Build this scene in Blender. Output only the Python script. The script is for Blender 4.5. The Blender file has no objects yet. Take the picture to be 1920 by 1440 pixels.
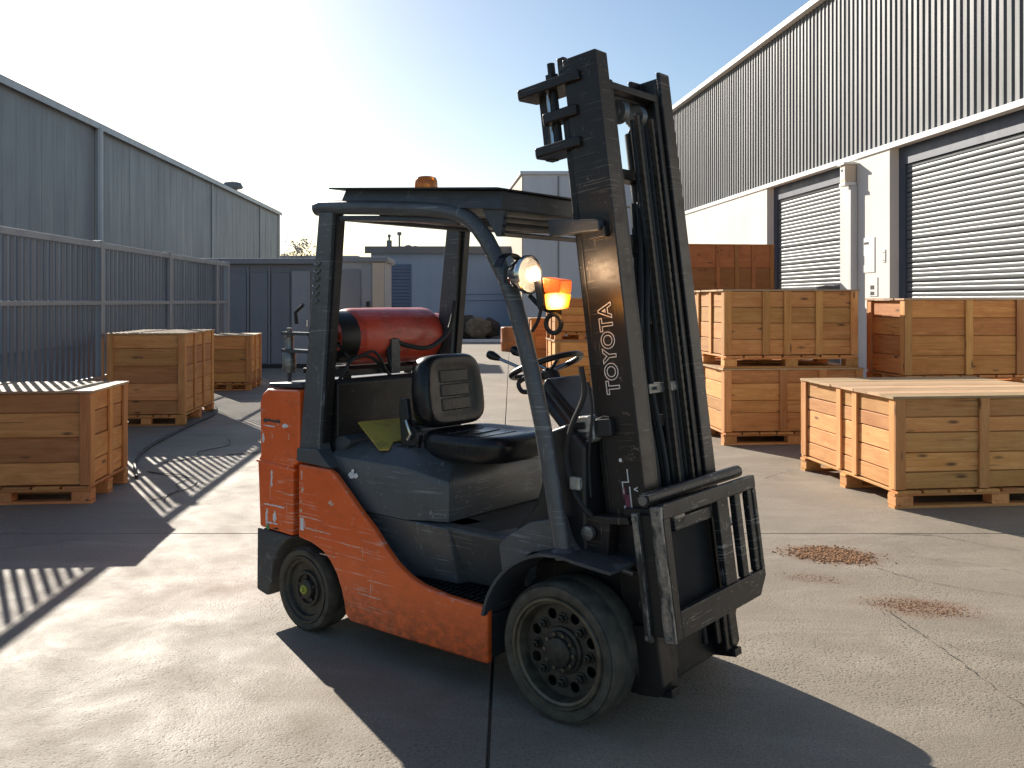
import bpy, bmesh, math, random
from mathutils import Vector, Matrix
R = math.radians
random.seed(7)
S = bpy.context.scene
COL = S.collection

# ------------------------------------------------------------------ camera, sky, sun, exposure
cam_d = bpy.data.cameras.new('camera')
cam = bpy.data.objects.new('camera', cam_d); COL.objects.link(cam)
cam.location = (0, 0, 1.62); cam.rotation_euler = (R(90), 0, 0)
cam_d.sensor_width = 36; cam_d.lens = 36 * 1750 / 1920
cam_d.shift_y = -(720 - 564) / 1920
cam_d.clip_start = .05; cam_d.clip_end = 3000
S.camera = cam
S.view_settings.view_transform = 'Standard'; S.view_settings.look = 'None'
S.view_settings.exposure = 0.9; S.view_settings.gamma = 1
S.view_settings.use_curve_mapping = False
SUN_H = Vector((1.17, -1.955))                 # horizontal travel of the light per metre of height
sun_el = math.atan(1 / SUN_H.length)
to_sun = Vector((-SUN_H.x, -SUN_H.y, 1)).normalized()
w = bpy.data.worlds.new('World'); S.world = w; w.use_nodes = True
nt = w.node_tree; nt.nodes.clear()
sky = nt.nodes.new('ShaderNodeTexSky'); sky.sky_type = 'NISHITA'; sky.sun_disc = False
sky.sun_elevation = sun_el; sky.sun_rotation = math.atan2(to_sun.x, to_sun.y)
sky.air_density = 1.0; sky.dust_density = .7; sky.ozone_density = 1.3; sky.altitude = 50
bg = nt.nodes.new('ShaderNodeBackground'); bg.inputs['Strength'].default_value = .068
wo = nt.nodes.new('ShaderNodeOutputWorld')
hs = nt.nodes.new('ShaderNodeHueSaturation'); hs.inputs['Saturation'].default_value = 1.12
nt.links.new(sky.outputs[0], hs.inputs['Color']); nt.links.new(hs.outputs[0], bg.inputs[0]); nt.links.new(bg.outputs[0], wo.inputs[0])
sd = bpy.data.lights.new('sun', 'SUN'); sd.energy = 5.0; sd.angle = R(.45); sd.color = (1, .915, .80)
so = bpy.data.objects.new('sun', sd); COL.objects.link(so)
so.rotation_euler = to_sun.to_track_quat('Z', 'Y').to_euler(); so.location = (-8, 12, 9)

# ------------------------------------------------------------------ materials
def rgb(c): return (c[0], c[1], c[2], 1)
class NT:
    def __init__(s, name):
        s.m = bpy.data.materials.new(name); s.m.use_nodes = True
        s.t = s.m.node_tree; s.t.nodes.clear()
        s.out = s.n('ShaderNodeOutputMaterial'); s.b = s.n('ShaderNodeBsdfPrincipled')
        s.l(s.b.outputs[0], s.out.inputs[0])
    def n(s, k, **kw):
        x = s.t.nodes.new(k)
        for a, b in kw.items(): setattr(x, a, b)
        return x
    def l(s, a, b): s.t.links.new(a, b)
    def put(s, sock, v):
        if hasattr(v, 'is_linked'): s.l(v, sock)
        else:
            if isinstance(v, (tuple, list)) and len(v) == 3 and sock.type == 'RGBA': v = rgb(v)
            sock.default_value = v
    def coord(s, kind='Object', scale=(1, 1, 1), rnd=False, loc=(0, 0, 0), rot=(0, 0, 0)):
        if kind == 'World': o = s.n('ShaderNodeNewGeometry').outputs['Position']
        else: o = s.n('ShaderNodeTexCoord').outputs[kind]
        if rnd:
            i = s.n('ShaderNodeObjectInfo').outputs['Random']
            a = s.n('ShaderNodeVectorMath', operation='ADD'); c = s.n('ShaderNodeCombineXYZ')
            s.l(s.math('MULTIPLY', i, 37.), c.inputs[0]); s.l(s.math('MULTIPLY', i, 91.), c.inputs[1]); s.l(s.math('MULTIPLY', i, 53.), c.inputs[2])
            s.l(o, a.inputs[0]); s.l(c.outputs[0], a.inputs[1]); o = a.outputs[0]
        mp = s.n('ShaderNodeMapping'); s.l(o, mp.inputs[0]); mp.inputs['Scale'].default_value = scale
        mp.inputs['Location'].default_value = loc; mp.inputs['Rotation'].default_value = rot
        return mp.outputs[0]
    def noise(s, vec, scale=5, detail=4, rough=.55, dist=0):
        x = s.n('ShaderNodeTexNoise'); s.l(vec, x.inputs['Vector'])
        x.inputs['Scale'].default_value = scale; x.inputs['Detail'].default_value = detail
        x.inputs['Roughness'].default_value = rough; x.inputs['Distortion'].default_value = dist
        return x.outputs['Fac']
    def voro(s, vec, scale=5, feature='F1'):
        x = s.n('ShaderNodeTexVoronoi', feature=feature); s.l(vec, x.inputs['Vector']); x.inputs['Scale'].default_value = scale
        return x.outputs[0]
    def math(s, op, a, b=0., c=0., clamp=False):
        x = s.n('ShaderNodeMath', operation=op); x.use_clamp = clamp
        s.put(x.inputs[0], a); s.put(x.inputs[1], b); s.put(x.inputs[2], c); return x.outputs[0]
    def ramp(s, v, lo, hi, a=0., b=1.):
        x = s.n('ShaderNodeMapRange'); s.put(x.inputs[0], v)
        for i, q in ((1, lo), (2, hi), (3, a), (4, b)): x.inputs[i].default_value = q
        return x.outputs[0]
    def mix(s, f, a, b, blend='MIX'):
        x = s.n('ShaderNodeMix', data_type='RGBA', blend_type=blend)
        s.put(x.inputs[0], f); s.put(x.inputs[6], a); s.put(x.inputs[7], b); return x.outputs[2]
    def bump(s, h, strength=.3, dist=.01, prev=None):
        x = s.n('ShaderNodeBump'); s.put(x.inputs['Height'], h)
        x.inputs['Strength'].default_value = strength; x.inputs['Distance'].default_value = dist
        if prev is not None: s.l(prev, x.inputs['Normal'])
        return x.outputs[0]
    def set(s, color=None, rough=None, metal=None, normal=None, **kw):
        if color is not None: s.put(s.b.inputs['Base Color'], color)
        if rough is not None: s.put(s.b.inputs['Roughness'], rough)
        if metal is not None: s.put(s.b.inputs['Metallic'], metal)
        if normal is not None: s.l(normal, s.b.inputs['Normal'])
        for k, v in kw.items(): s.put(s.b.inputs[k], v)
        return s.m
M = {}
def plain(name, c, rough=.5, metal=0., var=.25, scale=6., bump=.08, bscale=60., **kw):
    t = NT(name); v = t.coord('Object')
    n = t.noise(v, scale, 5, .6)
    dark = tuple(x * (1 - var) for x in c); light = tuple(min(1, x * (1 + var)) for x in c)
    col = t.mix(t.ramp(n, .3, .7), dark, light)
    nb = t.bump(t.noise(v, bscale, 3), bump, .004)
    t.set(col, t.ramp(n, .25, .75, max(.02, rough - .12), min(1, rough + .12)), metal, nb, **kw)
    M[name] = t.m
    return t.m
def worn(name, c, scratch, rough=.38, amount=.5, grime=(.03, .025, .02), gamt=.5, chips=True, metal=0., spec=.5, lowgrime=None, coat=0.):
    t = NT(name); v = t.coord('Object')
    big = t.noise(v, 3.1, 4, .6)
    base = t.mix(t.ramp(big, .3, .7), tuple(x * .86 for x in c), tuple(min(1, x * 1.1) for x in c))
    # long thin scratches running fore and aft, broken up by a coarse mask
    s1 = t.noise(t.coord('Object', (1.6, 3, 75), rot=(0, R(-5), 0)), 1.7, 3, .6)
    s2 = t.noise(t.coord('Object', (34, 8, 2.2)), 2.1, 3, .6)
    msk = t.ramp(t.noise(t.coord('Object', (1, 1, 1), loc=(3, 1, 2)), 4.5, 3, .7), .47, .62)
    a = t.math('MULTIPLY', t.ramp(s1, .585, .62), msk)
    b = t.math('MULTIPLY', t.ramp(s2, .64, .67), t.ramp(t.noise(t.coord('Object', (1, 1, 1), loc=(8, 5, 2)), 6., 3, .7), .52, .62))
    chip = t.ramp(t.noise(t.coord('Object', (1, 1, 1), loc=(5, 5, 5)), 38, 4, .7), .635, .66)
    sc = t.math('MAXIMUM', a, b)
    if chips: sc = t.math('MAXIMUM', sc, t.math('MULTIPLY', chip, t.ramp(t.noise(t.coord('Object', (1, 1, 1), loc=(2, 6, 1)), 3.3, 3, .7), .45, .56)))
    sc = t.math('MULTIPLY', sc, amount)
    col = t.mix(sc, base, scratch)
    g = t.noise(t.coord('Object', (1, 1, 2.2), loc=(1, 9, 4)), 7, 6, .72)
    gf = t.ramp(g, .5, .74, 0, gamt)
    if lowgrime:
        sep = t.n('ShaderNodeSeparateXYZ'); t.l(t.coord('Object'), sep.inputs[0])
        lg = t.ramp(sep.outputs[2], lowgrime[1], lowgrime[0])
        lgn = t.math('MULTIPLY', lg, t.ramp(t.noise(t.coord('Object', (1, 1, 1.6)), 16, 6, .75), .36, .6))
        gf = t.math('MAXIMUM', gf, t.math('MULTIPLY', lgn, .85))
    col = t.mix(gf, col, grime)
    rgh = t.math('ADD', t.ramp(big, .3, .7, rough - .06, rough + .1), t.math('MULTIPLY', gf, .35), clamp=True)
    nb = t.bump(t.noise(v, 22, 4), .06, .01); nb = t.bump(sc, .25, .001, nb)
    t.set(col, rgh, metal, nb); t.b.inputs['Coat Weight'].default_value = coat; t.b.inputs['Coat Roughness'].default_value = .25
    M[name] = t.m; return t.m

worn('orange_paint', (1.0, .145, .020), (.84, .58, .44), .32, .95, (.075, .030, .016), .24, lowgrime=(.10, .36), coat=.3)
worn('grey_paint', (.092, .096, .098), (.36, .38, .38), .36, .5, (.05, .045, .038), .5, coat=.2)
worn('dark_grey_paint', (.058, .062, .068), (.24, .24, .23), .42, .45, (.035, .03, .025), .6)
worn('mast_steel', (.024, .021, .020), (.19, .15, .12), .34, .75, (.042, .022, .014), .55, metal=.25)
worn('black_steel', (.013, .013, .014), (.12, .12, .12), .40, .35, (.03, .022, .018), .5, metal=.2)
worn('carriage_steel', (.026, .026, .026), (.34, .33, .31), .36, .95, (.055, .032, .022), .6, metal=.3)
worn('bare_worn_steel', (.22, .215, .205), (.5, .5, .48), .34, .6, (.05, .045, .04), .8, metal=.6)
worn('tank_red', (.64, .062, .026), (.6, .25, .2), .38, .7, (.07, .02, .012), .7, coat=.3)
worn('counterweight_base', (.066, .068, .068), (.26, .25, .23), .6, .9, (.14, .12, .095), .85)
worn('yellow_panel', (.52, .36, .055), (.2, .16, .08), .55, .5, (.10, .07, .03), .5)
worn('floor_mat', (.075, .068, .055), (.2, .18, .15), .75, .3, (.14, .12, .09), .5, chips=False)
t = NT('plate_worn')
pn = t.noise(t.coord('Object', (9, 9, 2.2)), 2.2, 6, .65, .3); pm = t.ramp(pn, .46, .58)
t.set(t.mix(pm, (.030, .029, .028), t.mix(t.ramp(t.noise(t.coord('Object'), 60, 3), .3, .7), (.20, .19, .18), (.36, .35, .33))), t.ramp(pm, 0, 1, .5, .34), t.ramp(pm, 0, 1, .2, .7), t.bump(pm, .2, .001))
M['plate_worn'] = t.m
plain('rubber', (.040, .037, .032), .72, var=.45, scale=14, bump=.35, bscale=90)
plain('rubber_dirty', (.088, .075, .054), .82, var=.5, scale=16, bump=.4, bscale=70)
plain('rim_steel', (.068, .060, .047), .55, .35, var=.45, scale=18, bump=.25)
plain('rim_edge', (.13, .112, .08), .42, .55, var=.4, scale=16, bump=.2)
plain('hub_steel', (.050, .046, .038), .5, .4, var=.5, scale=30, bump=.3)
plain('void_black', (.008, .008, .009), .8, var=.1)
plain('vinyl_black', (.013, .013, .014), .30, var=.3, scale=9, bump=.3, bscale=26)
M['vinyl_black'].node_tree.nodes['Principled BSDF'].inputs['Specular IOR Level'].default_value = .38
plain('plastic_black', (.018, .018, .019), .38, var=.2, bump=.05)
plain('hub_yellow', (.35, .36, .05), .6, var=.35, scale=70)
plain('chrome', (.62, .60, .56), .14, 1., var=.1, bump=.02)
plain('cast_alloy', (.48, .47, .43), .45, .5, var=.3, scale=40, bump=.4, bscale=90)
plain('white_print', (.84, .83, .80), .55, var=.12)
plain('scrape_paint', (.78, .50, .36), .6, var=.35, scale=60)
plain('magenta_print', (.20, .05, .08), .6, var=.3, scale=50)
plain('green_print', (.12, .30, .12), .6, var=.3, scale=50)
plain('cable_black', (.02, .02, .02), .6, var=.2)
plain('chain_steel', (.045, .038, .03), .55, .3, var=.4, scale=50)
plain('bottle_green', (.20, .27, .12), .25, var=.2)
plain('seam_dark', (.03, .028, .025), .8)
def emis(name, c, e, rough=.2, base=None):
    t = NT(name); v = t.coord('Object'); n = t.noise(v, 40, 2)
    t.set(base or c, rough); t.put(t.b.inputs['Emission Color'], t.mix(t.ramp(n, .3, .7), tuple(x * .85 for x in c), c)); t.b.inputs['Emission Strength'].default_value = e
    M[name] = t.m
emis('lamp_lens', (1., .86, .62), 2.6)
t = NT('signal_lit'); v = t.coord('Object')
dv = t.n('ShaderNodeVectorMath', operation='DISTANCE'); t.l(v, dv.inputs[0]); dv.inputs[1].default_value = (.018, -.02, 1.618)
hot = t.ramp(dv.outputs[1], .012, .055, 1., 0.)
t.set((1., .40, .03), .15); t.put(t.b.inputs['Emission Color'], t.mix(hot, (1., .27, .01), (1., .72, .22))); t.put(t.b.inputs['Emission Strength'], t.ramp(hot, 0, 1, .55, 4.))
M['signal_lit'] = t.m
def glassy(name, c, rough=.12, trans=.6, e=0.):
    t = NT(name); n = t.voro(t.coord('Object'), 60)
    t.set(c, rough, 0., t.bump(n, .25, .004)); t.b.inputs['Transmission Weight'].default_value = trans
    if e: t.b.inputs['Emission Color'].default_value = rgb(c); t.b.inputs['Emission Strength'].default_value = e
    M[name] = t.m
glassy('amber_lens', (.85, .25, .02), .15, .35)
emis('lamp_bulb', (1., .80, .52), 9.)
glassy('clear_lens', (1., .90, .76), .18, .85, .06)
glassy('amber_dull', (.75, .16, .02), .2, .25, .25)

# timber: grain along the object's own X, tone from the object
def timber(name, a, b, knots=True):
    t = NT(name)
    g = t.coord('Object', (1.1, 14, 14), rnd=True)
    ring = t.noise(g, 1.6, 6, .62, .9)
    fine = t.noise(t.coord('Object', (5, 110, 110), rnd=True), 1.5, 3, .6)
    r = t.n('ShaderNodeObjectInfo').outputs['Random']
    blot = t.noise(t.coord('Object', (1.5, 3, 3), rnd=True), 2.2, 3, .6)
    base = t.mix(t.ramp(ring, .32, .70), a, b)
    base = t.mix(t.ramp(fine, .35, .75, 0, .35), base, tuple(x * .6 for x in b))
    base = t.mix(t.math('MULTIPLY', t.ramp(blot, .5, .75), .55), base, tuple(x * y for x, y in zip(b, (.82, .7, .6))))
    k = t.n('ShaderNodeHueSaturation'); t.l(base, k.inputs['Color'])
    k.inputs['Saturation'].default_value = 1.0
    t.l(t.ramp(r, 0, 1, .70, 1.2), k.inputs['Value']); 
    r2 = t.math('FRACT', t.math('MULTIPLY', r, 17.3)); t.l(t.ramp(r2, 0, 1, .490, .505), k.inputs['Hue'])
    col = k.outputs[0]
    if knots:
        kv = t.coord('Object', (2.6, 9, 9), rnd=True)
        kn = t.n('ShaderNodeTexVoronoi'); t.l(kv, kn.inputs['Vector']); kn.inputs['Scale'].default_value = 1.0
        col = t.mix(t.math('MULTIPLY', t.ramp(kn.outputs[0], .17, .06), .85), col, (.07, .032, .014))
    crack = t.ramp(t.noise(t.coord('Object', (1.3, 50, 50), rnd=True, loc=(4, 4, 4)), 1.2, 2, .5), .70, .73)
    col = t.mix(t.math('MULTIPLY', crack, .6), col, (.09, .045, .02))
    nb = t.bump(t.math('ADD', ring, t.math('MULTIPLY', fine, .5)), .35, .004)
    M[name] = t.set(col, .72, 0., nb)
timber('wood_gold', (.82, .44, .15), (.62, .27, .07))
timber('wood_brown', (.78, .385, .125), (.56, .23, .06))
timber('wood_orange', (.76, .37, .11), (.55, .22, .052))
timber('wood_pale', (.66, .47, .27), (.50, .32, .16), False)
timber('ply_brown', (.46, .19, .055), (.34, .125, .032))

def concrete(name, tone, joint=False):
    t = NT(name); W = t.coord('World')
    big = t.noise(t.coord('World', (.8, .5, 1)), .55, 5, .62, .6)
    mid = t.noise(t.coord('World', (1, .8, 1), loc=(7, 3, 0)), 2.3, 6, .66, .4)
    fin = t.noise(W, 95, 4, .72)
    drift = t.noise(t.coord('World', (.6, 2.0, 1), loc=(1, 5, 0), rot=(0, 0, R(-35))), 1.1, 5, .65, 1.1)
    c0 = t.mix(t.ramp(big, .3, .72), tuple(x * .66 for x in tone), tuple(x * 1.2 for x in tone))
    c1 = t.mix(t.ramp(mid, .32, .7, 0, .6), c0, tuple(x * y for x, y in zip(tone, (1.18, 1.15, 1.1))))
    c1 = t.mix(t.ramp(drift, .48, .70, 0, .65), c1, (.47, .41, .325))  # pale efflorescence patches, strengthened to paint sun glare on the ground
    c1 = t.mix(t.ramp(t.noise(t.coord('World', (1, 1, 1), loc=(2, 8, 0)), 1.5, 6, .7, .5), .56, .72, 0, .5), c1, tuple(x * y for x, y in zip(tone, (.62, .54, .44))))
    # exposed aggregate: small pits and pale grains, in patches
    v1 = t.voro(W, 52); pits = t.ramp(v1, .18, .42)
    pat = t.ramp(t.noise(t.coord('World', (1, 1, 1), loc=(4, 2, 0)), .9, 4, .6), .42, .62)
    pf = t.math('MULTIPLY', t.math('SUBTRACT', 1., pits), t.math('ADD', t.math('MULTIPLY', pat, .6), .12))
    c1 = t.mix(pf, c1, tuple(x * .38 for x in tone))
    c1 = t.mix(t.ramp(fin, .38, .62, 0, .75), c1, tuple(x * .58 for x in tone))
    # rusty stains left where the gravel lies
    sep = t.n('ShaderNodeSeparateXYZ'); t.l(W, sep.inputs[0])
    wob = t.noise(t.coord('World', (1, 1, 1), loc=(9, 9, 0)), 7, 5, .7)
    for (cx, cy, ax, ay, rot, amt, colr) in ((2.03, 5.95, .36, .26, -20, .9, (.16, .065, .024)), (2.16, 4.93, .33, .2, -18, .72, (.20, .105, .055)),
                                             (1.76, 5.44, .2, .12, -15, .55, (.19, .12, .075)), (-1.15, 3.75, .62, .45, 0, .30, (.19, .14, .08)), (-1.6, 6.6, .5, .3, 10, .3, (.2, .15, .09))):
        ca, sa = math.cos(R(rot)), math.sin(R(rot))
        dx = t.math('SUBTRACT', sep.outputs[0], cx); dy = t.math('SUBTRACT', sep.outputs[1], cy)
        px = t.math('DIVIDE', t.math('ADD', t.math('MULTIPLY', dx, ca), t.math('MULTIPLY', dy, sa)), ax)
        py = t.math('DIVIDE', t.math('SUBTRACT', t.math('MULTIPLY', dy, ca), t.math('MULTIPLY', dx, sa)), ay)
        d = t.math('SQRT', t.math('ADD', t.math('MULTIPLY', px, px), t.math('MULTIPLY', py, py)))
        d = t.math('ADD', d, t.math('MULTIPLY', t.math('SUBTRACT', wob, .5), 1.3))
        c1 = t.mix(t.ramp(d, 1.05, .45, 0, amt), c1, colr)
    spk = t.noise(t.coord('World', (1, 1, 1), loc=(1, 1, 0)), 210, 2, .5)
    c1 = t.mix(t.ramp(spk, .60, .68, 0, .7), c1, tuple(x * .35 for x in tone))
    c1 = t.mix(t.ramp(spk, .40, .32, 0, .45), c1, (.50, .45, .38))
    oil = t.noise(t.coord('World', (1, 1, 1), loc=(12, 4, 0)), .8, 7, .75, .8)
    c1 = t.mix(t.ramp(oil, .60, .72, 0, .5), c1, tuple(x * .45 for x in tone))
    h = t.math('ADD', t.math('MULTIPLY', fin, .8), t.math('MULTIPLY', pits, t.math('MULTIPLY', pat, .35)))
    nb = t.bump(t.noise(W, 5, 4, .6), .10, .03)
    nb = t.bump(h, .6, .007, nb)
    M[name] = t.set(c1, t.ramp(mid, .3, .7, .58, .84), 0., nb)
concrete('concrete', (.305, .258, .196))

def wallmat(name, c, rough=.6, streak=.25, metal=0., vert=True, bumpk=.1):
    t = NT(name)
    a = t.noise(t.coord('World', (2.2, 2.2, .22)), 1.3, 5, .65)
    b = t.noise(t.coord('World', (.35, .35, .5), loc=(3, 3, 3)), 1.0, 4, .6)
    f = t.noise(t.coord('World'), 45, 3, .6)
    col = t.mix(t.ramp(b, .3, .7), tuple(x * .9 for x in c), tuple(min(1, x * 1.07) for x in c))
    col = t.mix(t.ramp(a, .5, .75, 0, streak), col, tuple(x * .55 for x in c))
    M[name] = t.set(col, t.ramp(a, .3, .7, rough - .08, rough + .1), metal, t.bump(f, bumpk, .004))
wallmat('cladding_grey', (.25, .255, .265), .5, .2, .15)
wallmat('cladding_right', (.125, .131, .136), .65, .22, .1)
wallmat('plaster_cream', (.78, .755, .70), .85, .16, bumpk=.3)
wallmat('plaster_side', (.30, .29, .30), .85, .2, bumpk=.3)
wallmat('trim_light', (.55, .55, .55), .45, .25)
wallmat('trim_white', (.78, .77, .74), .5, .15)
wallmat('shutter_grey', (.12, .133, .138), .45, .22, .15)
wallmat('shutter_shade_navy', (.055, .075, .115), .5, .2)  # dark navy carries the shade round the recessed shutters
wallmat('fence_grey', (.125, .145, .18), .45, .3, .3)
wallmat('fence_rail', (.25, .27, .30), .42, .25, .3)
wallmat('cabin_grey', (.20, .205, .225), .5, .25)
wallmat('cabin_light', (.33, .335, .35), .5, .25)
wallmat('cabin_trim', (.24, .245, .26), .5, .2)
wallmat('blue_wall', (.33, .41, .53), .65, .22)
wallmat('blue_shutter', (.13, .19, .29), .5, .2)
wallmat('pale_grey_wall', (.66, .66, .67), .8, .15)
wallmat('beige_wall', (.62, .52, .40), .8, .15)
wallmat('roof_grey', (.22, .22, .22), .7, .2)
wallmat('far_wall', (.45, .46, .47), .8, .1)
plain('canvas', (.20, .15, .10), .85, var=.5, scale=5, bump=.5, bscale=20)
plain('canvas_dark', (.07, .055, .045), .85, var=.5, scale=5, bump=.5, bscale=20)
plain('orange_drum', (.42, .14, .04), .6, var=.3)
plain('grit', (.30, .155, .07), .85, var=.5, scale=30)

# ------------------------------------------------------------------ helpers
class MB:
    def __init__(s): s.v = []; s.f = []
    def add(s, vs, fs):
        o = len(s.v); s.v += [tuple(x) for x in vs]; s.f += [tuple(i + o for i in f) for f in fs]; return s
    def box(s, x0, x1, y0, y1, z0, z1):
        if x0 > x1: x0, x1 = x1, x0
        if y0 > y1: y0, y1 = y1, y0
        if z0 > z1: z0, z1 = z1, z0
        return s.add([(x0, y0, z0), (x1, y0, z0), (x1, y1, z0), (x0, y1, z0), (x0, y0, z1), (x1, y0, z1), (x1, y1, z1), (x0, y1, z1)],
              [(0, 3, 2, 1), (4, 5, 6, 7), (0, 1, 5, 4), (1, 2, 6, 5), (2, 3, 7, 6), (3, 0, 4, 7)])
    def prism(s, pts, v0, v1):          # outline in (u,z), extruded along v
        n = len(pts); vs = [(u, v0, z) for u, z in pts] + [(u, v1, z) for u, z in pts]
        fs = [tuple(range(n)), tuple(range(2 * n - 1, n - 1, -1))]
        for i in range(n): j = (i + 1) % n; fs.append((j, i, i + n, j + n))
        return s.add(vs, fs)
    def slab(s, pts, z0, z1):           # outline in (x,y)
        n = len(pts); vs = [(a, b, z0) for a, b in pts] + [(a, b, z1) for a, b in pts]
        fs = [tuple(range(n - 1, -1, -1)), tuple(range(n, 2 * n))]
        for i in range(n): j = (i + 1) % n; fs.append((i, j, j + n, i + n))
        return s.add(vs, fs)
    def hexa(s, a, b):                  # two quads (lists of 4 points) joined
        return s.add(list(a) + list(b), [(3, 2, 1, 0), (4, 5, 6, 7), (0, 1, 5, 4), (1, 2, 6, 5), (2, 3, 7, 6), (3, 0, 4, 7)])
    def tube(s, pts, r, n=10, sy=1., cap=True, up=None):
        P = [Vector(p) for p in pts]; rs = r if isinstance(r, (list, tuple)) else [r] * len(P)
        rings = []; ref = Vector(up) if up else Vector((0, 1, 0))
        for i, p in enumerate(P):
            t = (P[min(i + 1, len(P) - 1)] - P[max(i - 1, 0)]).normalized()
            a = ref - t * ref.dot(t)
            if a.length < .05: a = Vector((1, .3, .2)); a = a - t * a.dot(t)
            a.normalize(); b = t.cross(a); ref = a if not up else ref
            rings.append([p + a * math.cos(2 * math.pi * k / n) * rs[i] * sy + b * math.sin(2 * math.pi * k / n) * rs[i] for k in range(n)])
        vs = [q for g in rings for q in g]; fs = []
        for i in range(len(P) - 1):
            for k in range(n):
                k2 = (k + 1) % n; fs.append((i * n + k, i * n + k2, (i + 1) * n + k2, (i + 1) * n + k))
        if cap: fs += [tuple(range(n - 1, -1, -1)), tuple(range((len(P) - 1) * n, len(P) * n))]
        return s.add(vs, fs)
    def lathe(s, prof, c, axis='y', n=40, closed=False, cap=True):   # prof of (radius, along)
        vs = []; fs = []
        for r, a in prof:
            for k in range(n):
                t = 2 * math.pi * k / n; x, z = r * math.cos(t), r * math.sin(t)
                p = {'y': (x, a, z), 'z': (x, z, a), 'x': (a, x, z)}[axis]
                vs.append((p[0] + c[0], p[1] + c[1], p[2] + c[2]))
        m = len(prof)
        for i in range(m if closed else m - 1):
            j = (i + 1) % m
            for k in range(n): k2 = (k + 1) % n; fs.append((i * n + k, j * n + k, j * n + k2, i * n + k2))
        if not closed and cap:
            if prof[0][0] > 1e-5: fs.append(tuple(range(n)))
            if prof[-1][0] > 1e-5: fs.append(tuple(range(m * n - 1, (m - 1) * n - 1, -1)))
        return s.add(vs, fs)
    def mesh(s, name):
        me = bpy.data.meshes.new(name); me.from_pydata(s.v, [], s.f)
        bm = bmesh.new(); bm.from_mesh(me)
        bmesh.ops.remove_doubles(bm, verts=bm.verts, dist=1e-5)
        bmesh.ops.recalc_face_normals(bm, faces=bm.faces); bm.to_mesh(me); bm.free(); return me
    def build(s, name, m, parent=None, bevel=0, seg=2, smooth=True, angle=35, **tags):
        me = s.mesh(name); me.materials.append(M[m])
        return link(name, me, parent, bevel, seg, smooth, angle, **tags)
def link(name, me, parent=None, bevel=0, seg=2, smooth=True, angle=35, **tags):
    o = bpy.data.objects.new(name, me); COL.objects.link(o)
    if parent is not None: o.parent = parent
    if smooth:
        me.shade_smooth(); me.set_sharp_from_angle(angle=R(angle))
    if bevel:
        b = o.modifiers.new('bevel', 'BEVEL'); b.width = bevel; b.segments = seg; b.limit_method = 'ANGLE'; b.angle_limit = R(30)
        b.harden_normals = True
    tag(o, **tags); return o
def tag(o, label=None, cat=None, group=None, kind=None):
    if label: o['label'] = label
    if cat: o['category'] = cat
    if group: o['group'] = group
    if kind: o['kind'] = kind
    return o
def empty(name, loc=(0, 0, 0), rz=0, **tags):
    o = bpy.data.objects.new(name, None); COL.objects.link(o); o.location = loc; o.rotation_euler = (0, 0, rz)
    o.empty_display_size = .2; return tag(o, **tags)
def text(name, body, size, m, parent, loc, rot, outline=None, bold=0., spacing=1., align='CENTER'):
    cu = bpy.data.curves.new(name, 'FONT'); cu.body = body; cu.size = size; cu.align_x = align; cu.align_y = 'CENTER'
    cu.offset = bold; cu.space_character = spacing; cu.resolution_u = 6
    if outline: cu.fill_mode = 'NONE'; cu.bevel_depth = outline; cu.bevel_resolution = 1
    else: cu.extrude = .0008
    tmp = bpy.data.objects.new('tmp_text', cu); COL.objects.link(tmp)
    dg = bpy.context.evaluated_depsgraph_get(); me = bpy.data.meshes.new_from_object(tmp.evaluated_get(dg))
    bpy.data.objects.remove(tmp)
    me.materials.clear(); me.materials.append(M[m]); me.name = name
    o = bpy.data.objects.new(name, me); COL.objects.link(o); o.parent = parent; o.location = loc; o.rotation_euler = rot
    return o

# ------------------------------------------------------------------ ground
g = MB(); g.add([(-900, -60, -.02), (900, -60, -.02), (900, 1500, -.02), (-900, 1500, -.02)], [(0, 1, 2, 3)])
ground = g.build('ground', 'concrete', kind='structure', smooth=False)
XJ = [-16.4, -11.1, -5.7, -.085, 5.3, 10.6, 15.9]
YJ = [-6.4, -.6, 6.5, 12.6, 19.0, 25.4, 31.8, 38.2, 44.6]
for i in range(len(XJ) - 1):
    for j in range(len(YJ) - 1):
        e = .006
        x0, x1, y0, y1 = XJ[i] + e, XJ[i + 1] - e, YJ[j] + e, YJ[j + 1] - e
        s = MB().box(x0, x1, y0, y1, -.019, 0)
        s.build('concrete_slab', 'concrete', ground, bevel=.004, seg=1)

def crack(pts, wd, seed):
    rr = random.Random(seed); fine = []
    for (a, b) in zip(pts[:-1], pts[1:]):
        n = max(2, int(math.dist(a, b) / .035))
        for k in range(n):
            t = k / n; fine.append((a[0] + (b[0] - a[0]) * t + rr.uniform(-.009, .009), a[1] + (b[1] - a[1]) * t + rr.uniform(-.009, .009)))
    m = MB(); L = len(fine)
    prev = None
    for k, (x, y) in enumerate(fine):
        q = fine[min(k + 1, L - 1)]; p = fine[max(k - 1, 0)]
        d = Vector((q[0] - p[0], q[1] - p[1])).normalized(); nn = Vector((-d.y, d.x)) * wd * rr.uniform(.15, 1.) * (1 if rr.random() > .12 else .1) / 2
        cur = ((x + nn.x, y + nn.y, .004), (x - nn.x, y - nn.y, .004))
        if prev: m.add([prev[0], prev[1], cur[1], cur[0]], [(0, 1, 2, 3)])
        prev = cur
    m.build('pavement_crack', 'seam_dark', ground, smooth=False)
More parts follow.
